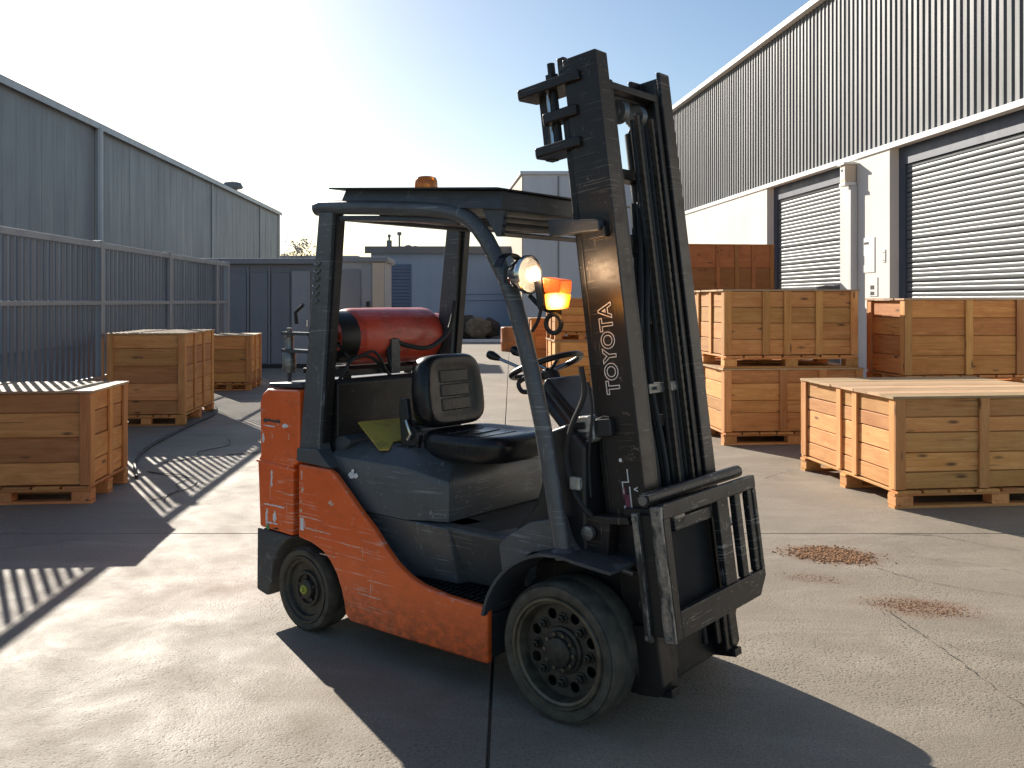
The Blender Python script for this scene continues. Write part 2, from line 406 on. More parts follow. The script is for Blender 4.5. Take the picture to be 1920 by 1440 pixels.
for k, (pts, wd) in enumerate([([(1.96, 4.86), (1.99, 4.45), (2.01, 4.19), (2.02, 3.9), (2.05, 3.66), (2.2, 3.3)], .007),
                 ([(2.2, 5.66), (2.36, 5.39), (2.55, 5.25), (2.8, 5.1), (3.3, 5.05)], .006), ([(2.5, 6.5), (2.68, 6.47), (2.93, 6.44)], .012),
                 ([(2.9, 6.46), (3.2, 6.1), (3.6, 5.9)], .006), ([(2.45, 5.95), (2.9, 5.7), (3.3, 5.2)], .005), ([(1.9, 5.1), (1.95, 4.6), (2.1, 4.3)], .004),
                 ([(2.3, 8.5), (2.6, 8.85), (2.78, 8.95)], .008), ([(-3.9, 6.2), (-3.3, 6.1), (-2.9, 6.35)], .006), ([(-4.4, 5.9), (-3.5, 5.6), (-2.9, 5.3)], .005),
                 ([(-1.5, 7.3), (-.7, 7.15)], .005), ([(.4, 12.2), (1.5, 12.0)], .008)]): crack(pts, wd, k)

# loose rusty gravel
def grit_patch(cx, cy, ax, ay, rot, n, seed, r0, r1, **tags):
    rr = random.Random(seed); m = MB(); ca, sa = math.cos(R(rot)), math.sin(R(rot))
    for k in range(n):
        a = rr.uniform(0, 6.283); q = math.sqrt(rr.random()) * rr.uniform(.6, 1.0) if rr.random() < .8 else min(1.5, abs(rr.gauss(.8, .25)))
        u, v = math.cos(a) * q * ax, math.sin(a) * q * ay
        x, y = cx + u * ca - v * sa, cy + u * sa + v * ca; r = rr.uniform(r0, r1); h = r * rr.uniform(.5, .9); o = rr.uniform(0, 6.28)
        b = [(x + r * math.cos(o + t) * rr.uniform(.85, 1.1), y + r * math.sin(o + t) * rr.uniform(.85, 1.1), .001) for t in (0, 1.26, 2.5, 3.77, 5.03)]
        tp = [(x + (p[0] - x) * .6, y + (p[1] - y) * .6, h) for p in b]
        m.add(b + tp, [(5, 6, 7, 8, 9)] + [(i, (i + 1) % 5, 5 + (i + 1) % 5, 5 + i) for i in range(5)])
    return m.build('gravel_patch', 'grit', smooth=False, kind='stuff', **tags)
grit_patch(2.03, 5.95, .27, .20, -22, 1500, 3, .004, .0095, label='dense rust brown patch of loose gravel on the concrete right of the forklift', cat='gravel')
grit_patch(2.16, 4.93, .27, .15, -20, 700, 4, .002, .0048, label='thin faded reddish gravel patch nearer the camera, by the long crack', cat='gravel')
grit_patch(.6, 5.2, 3.6, 2.6, 0, 420, 9, .001, .003, label='fine loose grit scattered thinly over the concrete round the forklift', cat='grit')
grit_patch(1.76, 5.44, .2, .1, -15, 160, 5, .002, .004, label='small faint brown smear of grit between the two larger gravel patches', cat='gravel')

# ------------------------------------------------------------------ left warehouse (long wall in shade)
LK = -.0543
def Lx(x0, y): return x0 + LK * y
def wall_quad(m, x0, k, ya, yb, za, zb, th, side):
    xa, xb = x0 + k * ya, x0 + k * yb
    m.add([(xa, ya, za), (xb, yb, za), (xb + th * side, yb, za), (xa + th * side, ya, za), (xa, ya, zb), (xb, yb, zb), (xb + th * side, yb, zb), (xa + th * side, ya, zb)],
          [(0, 1, 2, 3), (7, 6, 5, 4), (0, 4, 5, 1), (3, 2, 6, 7), (1, 5, 6, 2), (0, 3, 7, 4)])
    return m
LW = empty('left_warehouse', (Lx(-14, 34), 34, 0), label='long grey windowless warehouse behind the slatted fence on the left', cat='warehouse')
def loc_off(o, root): o.location = (-root.location.x, -root.location.y, -root.location.z)
def child(mb, name, mat_, root, **k):
    o = mb.build(name, mat_, root, **k); loc_off(o, root) if root.rotation_euler.z == 0 else None
    return o
zr = 8.32
seams = [14., 24.8, 35.6, 52.3, 64.8, 71.5]
for a, b in zip(seams[:-1], seams[1:]):
    m = MB(); n = int((b - a) / .9); st = (b - a - .06) / n   # shallow ribbed sheet
    for k in range(n):
        y = a + .03 + k * st; x0 = Lx(-14, y); x1 = Lx(-14, y + st)
        m.add([(x0, y, 0), (x0, y, zr), (x0 + .006, y + st * .06, zr), (x0 + .006, y + st * .06, 0), (x1 + .006, y + st * .94, 0), (x1 + .006, y + st * .94, zr), (x1, y + st, zr), (x1, y + st, 0)],
              [(0, 1, 2, 3), (3, 2, 5, 4), (4, 5, 6, 7)])
    child(m, 'wall_panel', 'cladding_grey', LW, smooth=False)
child(wall_quad(MB(), -14.01, LK, 14, 71.5, 0, zr, 16, -1), 'wall', 'cladding_grey', LW)
child(wall_quad(MB(), -13.86, LK, 13.9, 71.7, zr - .12, zr + .12, 16.3, -1), 'roof', 'roof_grey', LW)
child(wall_quad(MB(), -13.82, LK, 13.9, 71.8, zr - .16, zr + .05, .05, 1), 'gutter', 'trim_light', LW)
child(MB().tube([(Lx(-13.8, 35.6), 35.6, 0), (Lx(-13.8, 35.6), 35.6, zr - .1)], .13, 10), 'downpipe', 'trim_light', LW)
for y in seams[3:5]: child(wall_quad(MB(), -13.97, LK, y - .06, y + .06, 0, zr - .1, .05, 1), 'seam_strip', 'trim_light', LW)
child(wall_quad(MB(), -13.97, LK, 71.3, 71.6, 0, zr - .1, .07, 1), 'corner_trim', 'trim_light', LW)
vt = child(MB().lathe([(.32, 0), (.32, .7)], (Lx(-15.2, 62), 62, zr + .1), 'z', 16), 'roof_vent', 'roof_grey', LW)
child(MB().lathe([(.62, 0), (.7, .1), (.55, .38), (.1, .5)], (Lx(-15.2, 62), 62, zr + .75), 'z', 16), 'vent_cowl', 'roof_grey', LW)

# ------------------------------------------------------------------ slatted fence on the left
FX = -4.71
fence = empty('slatted_fence', (Lx(FX, 11), 11, 0), label='tall blue grey metal fence of upright slats along the left side', cat='fence')
y = 4.2; k = 0
sl = MB().box(-.007, .007, -.041, .041, .12, 2.3).mesh('slat'); sl.materials.append(M['fence_grey'])
while y < 18.5:
    o = bpy.data.objects.new('slat', sl); COL.objects.link(o); o.parent = fence
    o.location = (Lx(FX, y) - fence.location.x, y - 11, 0); o.rotation_euler = (random.uniform(-.002, .002), 0, random.uniform(-.05, .05) + .05)
    y += .155
for (za, zb, nm) in ((2.30, 2.377, 'rail'), (1.565, 1.62, 'rail'), (.60, .65, 'rail'), (.06, .12, 'rail')):
    child(wall_quad(MB(), FX + .012, LK, 4.2, 18.68, za, zb, .045, 1), nm, 'fence_rail', fence, bevel=.005, seg=1)
for yp in (4.2, 8.0, 12.1, 14.95, 17.8, 18.66):
    child(MB().box(Lx(FX, yp) - .045, Lx(FX, yp) + .066, yp - .05, yp + .05, 0, 2.40), 'post', 'fence_rail', fence, bevel=.006, seg=1)

# ------------------------------------------------------------------ right warehouse
RK = -.1017; RX = 8.0
RW = empty('right_warehouse', (RX + RK * 20, 20, 0), label='large warehouse on the right with ribbed grey cladding over cream walls and roller doors', cat='warehouse')
ZB = 4.2; ZT = 7.57
def rw(y0, y1, z0, z1, x0=RX, th=.35, name='wall', mt='plaster_cream', **kw):
    return child(wall_quad(MB(), x0, RK, y0, y1, z0, z1, th, 1), name, mt, RW, **kw)
doors = [(17.65, 21.34), (11.0, 15.8)]
rw(21.34, 33, 0, ZB); rw(15.8, 17.65, 0, ZB, name='pier'); rw(4, 11.0, 0, ZB)
rw(4, 33, ZB + .002, ZT, RX + .12, .5, 'upper_wall', 'cladding_right')
m = MB(); pit = .172; y = 4.0
while y < 33:
    def X(yy): return RX + RK * yy
    a = [(X(y) + .10, y), (X(y) + .10, y + pit * .40), (X(y) + .074, y + pit * .55), (X(y) + .074, y + pit * .84), (X(y + pit) + .10, y + pit)]
    vs = [(p[0], p[1], ZB + .09) for p in a] + [(p[0], p[1], ZT) for p in a]
    m.add(vs, [(i, i + 1, i + 6, i + 5) for i in range(4)]); y += pit
child(m, 'ribbed_cladding', 'cladding_right', RW, smooth=False)
rw(3.9, 33.05, ZB - .01, ZB + .085, RX - .03, .16, 'band_trim', 'trim_white', bevel=.006, seg=1)
rw(3.9, 33.1, ZT, ZT + .13, RX - .05, .7, 'roof_edge', 'trim_white', bevel=.01, seg=1)
rw(3.9, 33.1, ZT + .10, ZT + .2, RX + .7, 14, 'roof', 'roof_grey')
child(wall_quad(MB(), RX + .5, RK, 32.6, 33, 0, ZT, 14, 1), 'end_wall', 'cladding_right', RW)
for (ya, yb) in doors:
    r = .2
    door = child(wall_quad(MB(), RX + r + .03, RK, ya - .1, yb + .1, 0, ZB, .03, 1), 'roller_door', 'shutter_grey', RW)
    door['label'] = 'roller shutter door of pale horizontal slats' 
    hh = .079; prof = [(0, 0), (-.009, .005), (-.014, .02), (-.015, .055), (-.011, .073), (0, .0785)]
    m = MB()
    xa, xb = RX + r + RK * ya, RX + r + RK * yb
    vs = [(xa + p[0], ya, p[1]) for p in prof] + [(xb + p[0], yb, p[1]) for p in prof]
    m.add(vs, [(i, i + 1, i + 7, i + 6) for i in range(5)])
    me = m.mesh('slat'); me.materials.append(M['shutter_grey']); me.shade_smooth()
    z = .03
    while z < ZB - .03:
        o = bpy.data.objects.new('door_slat', me); COL.objects.link(o); o.parent = door; o.location = (random.uniform(-.0015, .0015), 0, z); o.rotation_euler = (random.uniform(-.0006, .0006), 0, 0)
        z += hh
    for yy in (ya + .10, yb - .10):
        child(wall_quad(MB(), RX + r - .045, RK, yy - .098, yy + .098, 0, ZB - .003, .07, 1), 'door_guide_shade', 'shutter_shade_navy', RW)  # guides widened in navy to paint the pier's shadow strip
    child(wall_quad(MB(), RX + r - .05, RK, ya + .20, yb - .20, ZB - .3, ZB - .014, .05, 1), 'door_header_shade', 'shutter_shade_navy', RW)  # header deepened in the same navy, painted shade above the slats
def px_(yy, off): return RX + RK * yy - off
# lamp housing and conduit on the pier
jb = empty('junction_box', (px_(17.1, 0), 17.1, 3.7), label='beige and white box lamp fixed high on the cream pier between the roller doors', cat='wall lamp')
xb_, yb_ = px_(17.1, .002), 17.1
def jbp(mb, n, mt, **k):
    o = mb.build(n, mt, jb, **k); o.location = (-jb.location.x, -jb.location.y, -jb.location.z); return o
jbp(MB().box(xb_ - .2, xb_ + .0, yb_ - .13, yb_ + .13, 3.78, 4.10), 'housing', 'beige_wall', bevel=.012)
jbp(MB().box(xb_ - .24, xb_ + .0, yb_ - .17, yb_ + .17, 4.10, 4.14), 'hood', 'trim_white', bevel=.006)
jbp(MB().box(xb_ - .215, xb_ + .0, yb_ - .15, yb_ + .15, 3.72, 3.78), 'base_tray', 'trim_white', bevel=.006)
jbp(MB().box(xb_ - .206, xb_ - .2, yb_ - .11, yb_ + .11, 3.84, 4.06), 'cover', 'trim_white', bevel=.002, seg=1)
jbp(MB().box(xb_ - .209, xb_ - .206, yb_ - .03, yb_ + .07, 3.98, 4.03), 'marking', 'seam_dark')
cd = MB().box(px_(16.98, .13), px_(16.98, .0), 16.93, 17.05, 0, 3.716).build('conduit', 'trim_light', bevel=.008, seg=1, label='grey square conduit running down the cream pier below the box lamp', cat='conduit')
def notice(yy, z, wy, hz, mt, marks, label):
    r_ = empty('wall_notice', (px_(yy, 0), yy, z), label=label, cat='notice')
    ang = math.atan(-RK)
    b = MB().box(-.012, -.002, -wy / 2, wy / 2, 0, hz).build('board', mt, r_, bevel=.002, seg=1); b.rotation_euler.z = ang
    for (a, c, d, e) in marks:
        q = MB().box(-.014, -.012, a, c, d, e).build('print', 'seam_dark', r_); q.rotation_euler.z = ang
notice(16.55, 2.12, .5, .62, 'trim_white', [(-.05, .13, .50, .54), (.12, .15, .14, .30)], 'white notice board with small dark mark on the cream pier')
notice(16.35, 1.70, .3, .33, 'trim_white', [(-.04, .10, .02, .08), (-.04, .10, .12, .19)], 'small white plate with two black marks below the notice board')
notice(15.98, 2.28, .10, .22, 'plaster_cream', [(-.03, .03, .03, .04), (-.03, .03, .16, .17)], 'small pale switch plate right of the white notice board')

# ------------------------------------------------------------------ buildings at the far end
def simple_house(name, x0, x1, y0, y1, h, wall, roof, label, cat, slope=0.):
    r_ = empty(name, ((x0 + x1) / 2, y0, 0), label=label, cat=cat)
    k = slope * (y1 - y0)
    child(MB().slab([(x0, y0), (x1, y0), (x1 + k, y1), (x0 + k, y1)], 0, h), 'wall', wall, r_)
    child(MB().slab([(x0 - .12, y0 - .15), (x1 + .12, y0 - .15), (x1 + k + .12, y1), (x0 + k - .12, y1)], h, h + .14), 'roof', roof, r_, bevel=.02, seg=1)
    return r_
cab = simple_house('site_cabin', -7.6, -4.75, 22.5, 25.2, 2.5, 'cabin_grey', 'cabin_trim', 'dark grey metal site cabin where the slatted fence ends', 'cabin', -.05)
for x in (-6.35, -5.84): child(MB().box(x - .02, x + .02, 22.44, 22.49, .05, 2.44), 'seam_strip', 'cabin_trim', cab)
for (a, b) in ((-7.5, -6.37), (-6.33, -5.86), (-5.82, -5.33)): child(MB().box(a + .02, b - .02, 22.462, 22.498, .1, 2.3), 'wall_panel', 'cabin_grey', cab, bevel=.01, seg=1)
dr = child(MB().box(-5.3, -4.86, 22.43, 22.49, .1, 2.34), 'door', 'cabin_light', cab, bevel=.01)
child(MB().box(-4.93, -4.90, 22.38, 22.43, 1.0, 1.16), 'door_handle', 'chrome', cab)
child(MB().box(-7.6, -4.74, 22.40, 22.49, 0, .09), 'base_skid', 'seam_dark', cab)
cb2 = simple_house('storage_cabin', -5.3, -3.62, 26.5, 29, 2.72, 'cabin_light', 'cabin_trim', 'paler flat-roofed storage cabin between the dark cabin and the blue building', 'cabin', -.05)
child(MB().box(-5.15, -4.3, 26.44, 26.49, .1, 2.5), 'door', 'cabin_grey', cb2, bevel=.01)
child(MB().box(-3.95, -3.64, 26.42, 26.49, 0, 2.7), 'corner_post', 'beige_wall', cb2)
child(MB().box(-4.12, -4.03, 26.36, 26.43, 1.45, 1.6), 'lock_box', 'seam_dark', cb2)
bl = simple_house('blue_building', -6.5, .0, 43, 52, 3.95, 'blue_wall', 'roof_grey', 'low pale blue building with a ribbed roller door across the far end of the yard', 'building', -.05)
child(MB().box(-6.75, .1, 42.75, 42.99, 3.8, 4.12), 'fascia', 'roof_grey', bl)
m = MB(); z = .6
child(MB().box(-6.3, -4.62, 42.93, 42.99, .5, 3.3), 'door_frame', 'blue_shutter', bl)
while z < 3.16:
    child(MB().prism([(0, 0), (0, .145), (-.0, .145)], 0, .01), 'unused', 'blue_shutter', bl) if False else None
    child(MB().add([(-6.22, 42.90, z), (-4.7, 42.90, z), (-4.7, 42.86, z + .12), (-6.22, 42.86, z + .12), (-6.22, 42.92, z + .15), (-4.7, 42.92, z + .15), (-6.22, 42.925, z), (-4.7, 42.925, z)],
          [(0, 1, 2, 3), (3, 2, 5, 4), (0, 6, 7, 1)]), 'door_slat', 'blue_shutter', bl, smooth=False)
    z += .155
child(MB().box(-6.5, 0, 42.96, 42.99, .0, .4), 'plinth', 'blue_shutter', bl)
for z_ in (1.62, 1.9): child(MB().box(-2.3, -.1, 42.965, 42.985, z_, z_ + .035), 'wall_joint', 'blue_shutter', bl)
gb = simple_house('grey_tower_block', .45, 5.2, 38, 48, 6.75, 'pale_grey_wall', 'pale_grey_wall', 'tall pale grey windowless block rising behind the mast', 'building', -.09)
child(MB().box(1.86, 1.92, 37.96, 37.995, 0, 6.7), 'wall_joint', 'cabin_trim', gb)
child(MB().slab([(.40, 38.02), (.45, 38.02), (-.45, 47.9), (-.5, 47.9)], 0, 6.7), 'side_wall', 'beige_wall', gb)
# rooftop bits and the far skyline
def masts(name, x, y, z0, z1, arms, label, cat='antenna'):
    m = MB().tube([(x, y, z0), (x, y, z1)], .05, 6)
    for (dz, wdt, hgt) in arms: m.box(x - wdt / 2, x + wdt / 2, y - .05, y + .05, z1 + dz, z1 + dz + hgt)
    return m.build(name, 'roof_grey', label=label, cat=cat)
masts('roof_antenna', -6.05, 46, 4.08, 4.75, [(-.45, .25, .3), (0, .14, .14)], 'left short antenna with a box on the blue building roof')
masts('roof_antenna', -5.55, 46, 4.08, 4.85, [(0, .2, .16)], 'slim antenna with a round tip on the blue building roof')
m = MB().lathe([(.0, .32), (.16, .26), (.2, .1), (.2, 0)], (-5.12, 46, 4.08), 'z', 10); m.lathe([(.0, .28), (.14, .22), (.17, .1), (.17, 0)], (-4.78, 46, 4.08), 'z', 10)
m.build('roof_vents', 'roof_grey', label='pair of small rounded vents on the blue building roof', cat='vent')
lowb = simple_house('distant_shed', -34, -20, 120, 135, 7.3, 'far_wall', 'far_wall', 'pale low distant shed on the skyline beyond the cabins', 'building')
simple_house('distant_hall', -20, 20, 150, 170, 5.2, 'far_wall', 'roof_grey', 'long distant hall hidden mostly behind the blue building', 'building')
def bare(name, x, y, h, seed, label):
    rr = random.Random(seed); r_ = empty(name, (x, y, 0), label=label, cat='tree')
    MB().tube([(0, 0, 0), (0, 0, h * .5), (.1, 0, h * .8)], [.12, .09, .05], 6).build('trunk', 'roof_grey', r_)
    m = MB()
    for k in range(26):
        a = rr.uniform(0, 6.28); z = h * rr.uniform(.55, .95); l = rr.uniform(.5, 1.3)
        p1 = (math.cos(a) * l * .5, math.sin(a) * l * .5, z + l * .35); p2 = (math.cos(a) * l, math.sin(a) * l, z + l * rr.uniform(.6, 1.1))
        m.tube([(.05, 0, z), p1, p2], [.035, .03, .015], 4)
        for q in range(5):
            bx, by, bz = p2[0] + rr.uniform(-.4, .4), p2[1] + rr.uniform(-.3, .3), p2[2] + rr.uniform(-.3, .3); s_ = rr.uniform(.06, .14)
            m.add([(bx - s_, by, bz), (bx + s_, by, bz - s_ * .4), (bx, by, bz + s_)], [(0, 1, 2)])
    m.build('crown', 'roof_grey', r_)
bare('bare_tree', -22.0, 95, 7.6, 1, 'thin leafless tree on the skyline, left of its pair')
bare('bare_tree', -20.9, 95, 7.4, 2, 'thin leafless tree on the skyline, right of its pair')
for k, (x, h) in enumerate(((-23.4, 6.6), (-24.4, 7.0))):
    masts('skyline_post', x, 96, 0, h, [(-.3, .7, .12)], ['low post with crossbar on the skyline right of the grey warehouse end', 'taller post with crossbar hard against the grey warehouse end'][k], 'post')
# kerb strip in front of the blue building
kerb = MB().box(-8, 6, 36.6, 37.0, .0, .10).build('kerb', 'trim_white', kind='structure', bevel=.01)
# sacks and drum by the blue wall
def lump(name, x, y, wx, wy, h, mt, seed, **tags):
    rr = random.Random(seed); bm = bmesh.new(); bmesh.ops.create_icosphere(bm, subdivisions=3, radius=1)
    for v in bm.verts:
        n = .12 * math.sin(v.co.x * 5 + seed) + .08 * math.sin(v.co.z * 7 + seed * 2) + rr.uniform(-.03, .03)
        p = v.co.copy(); q = max(abs(p.x), abs(p.y)); p = p * (1 + n)
        p.x = math.copysign(abs(p.x) ** .6, p.x); p.y = math.copysign(abs(p.y) ** .6, p.y)
        v.co = Vector((p.x * wx / 2, p.y * wy / 2, max(0, (p.z * .5 + .5)) * h))
    me = bpy.data.meshes.new(name); bm.to_mesh(me); bm.free(); me.materials.append(M[mt])
    o = link(name, me, angle=60, **tags); o.location = (x, y, 0); return o
lump('canvas_sack', -1.95, 40.2, 1.0, .7, .95, 'canvas_dark', 1, label='dark sack at the left of the heap by the blue wall', cat='sack', group='sacks by the blue wall')
lump('canvas_sack', -1.45, 39.8, 1.15, .7, .92, 'canvas', 2, label='light brown sack in the middle of the heap by the blue wall', cat='sack', group='sacks by the blue wall')
lump('canvas_sack', -.9, 40.3, .7, .7, .86, 'canvas_dark', 3, label='dark sack at the right of the heap by the blue wall', cat='sack', group='sacks by the blue wall')
MB().lathe([(.28, 0), (.3, .02), (.3, .3), (.31, .32), (.3, .34), (.3, .75), (.27, .78)], (0, 0, 0), 'z', 20).build('orange_drum', 'orange_drum', label='small orange drum standing right of the sacks by the far grey block', cat='drum').location = (-.06, 30, 0)

# ------------------------------------------------------------------ timber crates on pallets
CUBES = {}
def board(name, dx, dy, dz, mt, parent, loc, rot=(0, 0, 0), chamfer=.003):
    # dx along the grain; local X is the grain direction
    key = (round(dx, 2), round(dy, 3), round(dz, 3), mt)
    if key not in CUBES:
        a, b, c = dx / 2, dy / 2, dz / 2; ch = min(chamfer, b * .3, c * .3)
        m = MB(); prof = [(-b + ch, -c), (b - ch, -c), (b, -c + ch), (b, c - ch), (b - ch, c), (-b + ch, c), (-b, c - ch), (-b, -c + ch)]
        m.add([(-a, p, q) for p, q in prof] + [(a, p, q) for p, q in prof], [tuple(range(8)), tuple(range(15, 7, -1))] + [((i + 1) % 8, i, i + 8, (i + 1) % 8 + 8) for i in range(8)])
        me = m.mesh(name); me.materials.append(M[mt]); CUBES[key] = me
    o = bpy.data.objects.new(name, CUBES[key]); COL.objects.link(o); o.parent = parent; o.location = loc; o.rotation_euler = rot
    return o
def crate(x, y, z, w, d, h, rz, label, mt='wood_brown', top='wood_pale', np_=5, front=(0, 1), side=(0, 1), pallet=True, group=None, cat='crate', seed=0, lid=True, planks_v=False, stile_mt=None):
    """x,y = front left corner of the crate's footprint (turned by rz); front faces the camera"""
    rr = random.Random(seed + 11); r_ = empty('wooden_crate', (x, y, z), rz, label=label, cat=cat, group=group or 'wooden crates on pallets in the yard')
    ph = .145 if pallet else 0.; sm = stile_mt or mt
    J = lambda s=.004: rr.uniform(-s, s)
    if pallet:
        bw = min(.145, w * .12)
        for i in range(3):
            for j in range(3):
                bx = [bw / 2, w / 2, w - bw / 2][i]; by = [.06, d / 2, d - .06][j]
                board('pallet_block', .12, bw, .075, mt, r_, (bx, by, .022 + .0375 + .001), (0, 0, R(90)))
        for j in range(3): board('pallet_runner', w + .01, .1, .022, mt, r_, (w / 2, [.055, d / 2, d - .055][j], .0112))
        nd = max(5, int(d / .16))
        for j in range(3): board('pallet_stringer', w + .012, .1, .02, mt, r_, (w / 2, [.052, d / 2, d - .052][j], .1085))
        nd = max(5, int(w / .2))
        for i in range(nd): board('deck_board', d + .02, w / nd - .025, .022, mt, r_, ((i + .5) * w / nd, d / 2, .130), (0, 0, R(90)))
    z0 = ph + .003; H = h - ph - .022; t = .02; s = .022
    hs = [rr.uniform(.8, 1.25) for _ in range(np_)]; tot = sum(hs); hs = [q / tot * H for q in hs]
    core = MB().box(s + t + .004, w - s - t - .004, s + t + .004, d - s - t - .004, z0, z0 + H - .01).build('inner_lining', mt, r_)
    zz = z0
    for q in hs:
        e = .008
        board('plank', w - 2 * s - .004, t, q - e, mt, r_, (w / 2, s + t / 2 + J(.003), zz + q / 2), (J(.004), J(.002), 0))
        board('plank', w - 2 * s - .004, t, q - e, mt, r_, (w / 2, d - s - t / 2 + J(.003), zz + q / 2), (J(.004), J(.002), R(180)))
        board('plank', d - 2 * s - 2 * t - .004, t, q - e, mt, r_, (s + t / 2 + J(.003), d / 2, zz + q / 2), (J(.004), J(.002), R(90)))
        board('plank', d - 2 * s - 2 * t - .004, t, q - e, mt, r_, (w - s - t / 2 + J(.003), d / 2, zz + q / 2), (J(.004), J(.002), R(-90)))
        zz += q
    sw = .085
    for f in front:
        u = sw / 2 + f * (w - sw)
        for yy in (s / 2, d - s / 2): board('stile', H - .002, sw, s - .001, sm, r_, (u, yy, z0 + H / 2), (R(90), R(-90), R(0)))
    for f in side:
        u = s + sw / 2 + f * (d - sw - 2 * s)
        for xx in (s / 2, w - s / 2): board('stile', H - .002, sw, s - .001, sm, r_, (xx, u, z0 + H / 2), (R(90), R(-90), R(90)))
    if lid:
        nb = max(3, int(d / .2))
        for j in range(nb):
            board('lid_board', w + .03, d / nb - .005, .02, top, r_, (w / 2 + J(.006), (j + .5) * d / nb, h - .0105 + rr.uniform(0, .003)), (J(.002), 0, J(.003)))
    return r_
B5 = math.atan(.1165)
# left row
crate(-4.72, 7.33, 0, 1.36, .93, .90, R(5), 'nearest crate on the left edge, its pale lid sunlit, beside the fence', 'wood_brown', np_=4, side=(0, .55, 1), seed=1)
crate(-5.22, 12.01, 0, .98, 1.72, 1.2, R(5.5), 'tallest crate of the left row, in the middle, with three upright battens on its side', 'wood_brown', np_=5, side=(0, .33, .66, 1), seed=2)
crate(-5.5, 16.8, 0, .78, 1.15, 1.0, R(5.5), 'farthest and smallest crate of the left row near the grey cabin', 'wood_orange', np_=4, side=(0, .5, 1), seed=3)
# right side
crate(2.377, 10.45, 0, 1.62, 1.7, .86, B5 * .8, 'bottom crate of the two-high stack behind the carriage', 'wood_gold', np_=4, front=(0, .42, .72, 1), side=(0, .5, 1), seed=4)
crate(2.377, 10.45, .862, 1.56, 1.7, .885, B5 * .8, 'upper crate of the two-high stack, just right of the mast', 'wood_gold', np_=4, front=(0, .30, .47, .72, 1), side=(0, .3, .62, 1), seed=5, stile_mt='wood_gold')
crate(2.98, 7.25, 0, 1.75, 1.74, .875, B5, 'large low crate in the right foreground with a broad pale lid and sunlit end', 'wood_gold', np_=5, front=(0, .42, .70, 1), side=(0, .38, .56, 1), seed=6)
crate(4.27, 10.14, 0, 1.9, .85, .66, B5, 'crate hidden low behind the large foreground crate, under another', 'wood_orange', np_=4, front=(0, .35, .7, 1), seed=7)
crate(4.27, 10.14, .662, 1.9, .85, .985, B5, 'upper crate at the right edge in front of the big roller door', 'wood_orange', np_=4, front=(0, .39, .72, 1), side=(0, 1), seed=8, stile_mt='wood_gold')
for k in range(3):
    crate(3.35, 19.0, k * .846, 2.07, 1.6, [.844, .844, 1.09][k], B5, ['lowest crate of the far stack by the smaller roller door', 'middle crate of the far stack by the smaller roller door', 'top brown crate of the far stack, rising above the two-high stack'][k],
          'ply_brown', 'wood_brown', np_=2, front=(0, .42, .62, .80, 1), side=(0, .5, 1), seed=20 + k)
# stack glimpsed between guard leg and mast
crate(.72, 15.6, 0, .9, 1.4, .95, R(4), 'lower crate of the stack seen between the guard leg and the mast', 'wood_gold', np_=4, side=(0, .5, 1), seed=30)
crate(.72, 15.6, .952, .9, 1.4, .72, R(4), 'upper crate of the stack seen between the guard leg and the mast', 'wood_orange', np_=4, side=(0, .5, 1), seed=31)
crate(.36, 17.4, 0, .62, .6, 1.3, R(4), 'narrow crate standing behind the left of the stack seen through the guard', 'wood_orange', np_=4, seed=32)

# cables on the ground
def cable(pts, r, label, nm='ground_cable'):
    P = [Vector(p) for p in pts]; fine = []
    for i in range(len(P) - 1):
        p0, p1, p2, p3 = P[max(i - 1, 0)], P[i], P[i + 1], P[min(i + 2, len(P) - 1)]
        for k in range(8):
            t = k / 8; fine.append(.5 * ((2 * p1) + (-p0 + p2) * t + (2 * p0 - 5 * p1 + 4 * p2 - p3) * t * t + (-p0 + 3 * p1 - 3 * p2 + p3) * t ** 3))
    fine.append(P[-1]); return MB().tube(fine, r, 6).build(nm, 'cable_black', label=label, cat='cable')
cable([(-3.42, 8.5, .018), (-3.75, 9.3, .018), (-3.98, 10.2, .018), (-4.1, 11.4, .018), (-4.16, 12.2, .018), (-4.22, 13.2, .018), (-4.5, 14.2, .018)], .017, 'thick dark cable running along the ground from the nearest left crate to the tall one')
rr = random.Random(5)
for k in range(4):
    p = [(-3.5 + rr.uniform(-.1, .1), 9.2 + rr.uniform(-.5, .3), .007)]; a = rr.uniform(-.5, .3)
    for q in range(7): a += rr.uniform(-.8, .8); p.append((p[-1][0] + .2 * math.cos(a), p[-1][1] + .25 * math.sin(a), .007))
    cable(p, .0035, ['thin loose wire lying nearest the crate end', 'thin loose wire curling left among the stripes of light', 'thin loose wire in the tangle beyond the nearest left crate', 'thin loose wire stretching farthest right of the tangle'][k], 'loose_wire')

# ------------------------------------------------------------------ FORKLIFT
FO = (.1677, 3.5787, 0)
FL = empty('forklift', FO, R(-39.354), label='orange and dark grey forklift truck with red gas tank, roof guard and tall black mast', cat='forklift')
def fp(mb, name, mt, parent=None, **k): return mb.build(name, mt, parent or FL, **k)
W = 1.02
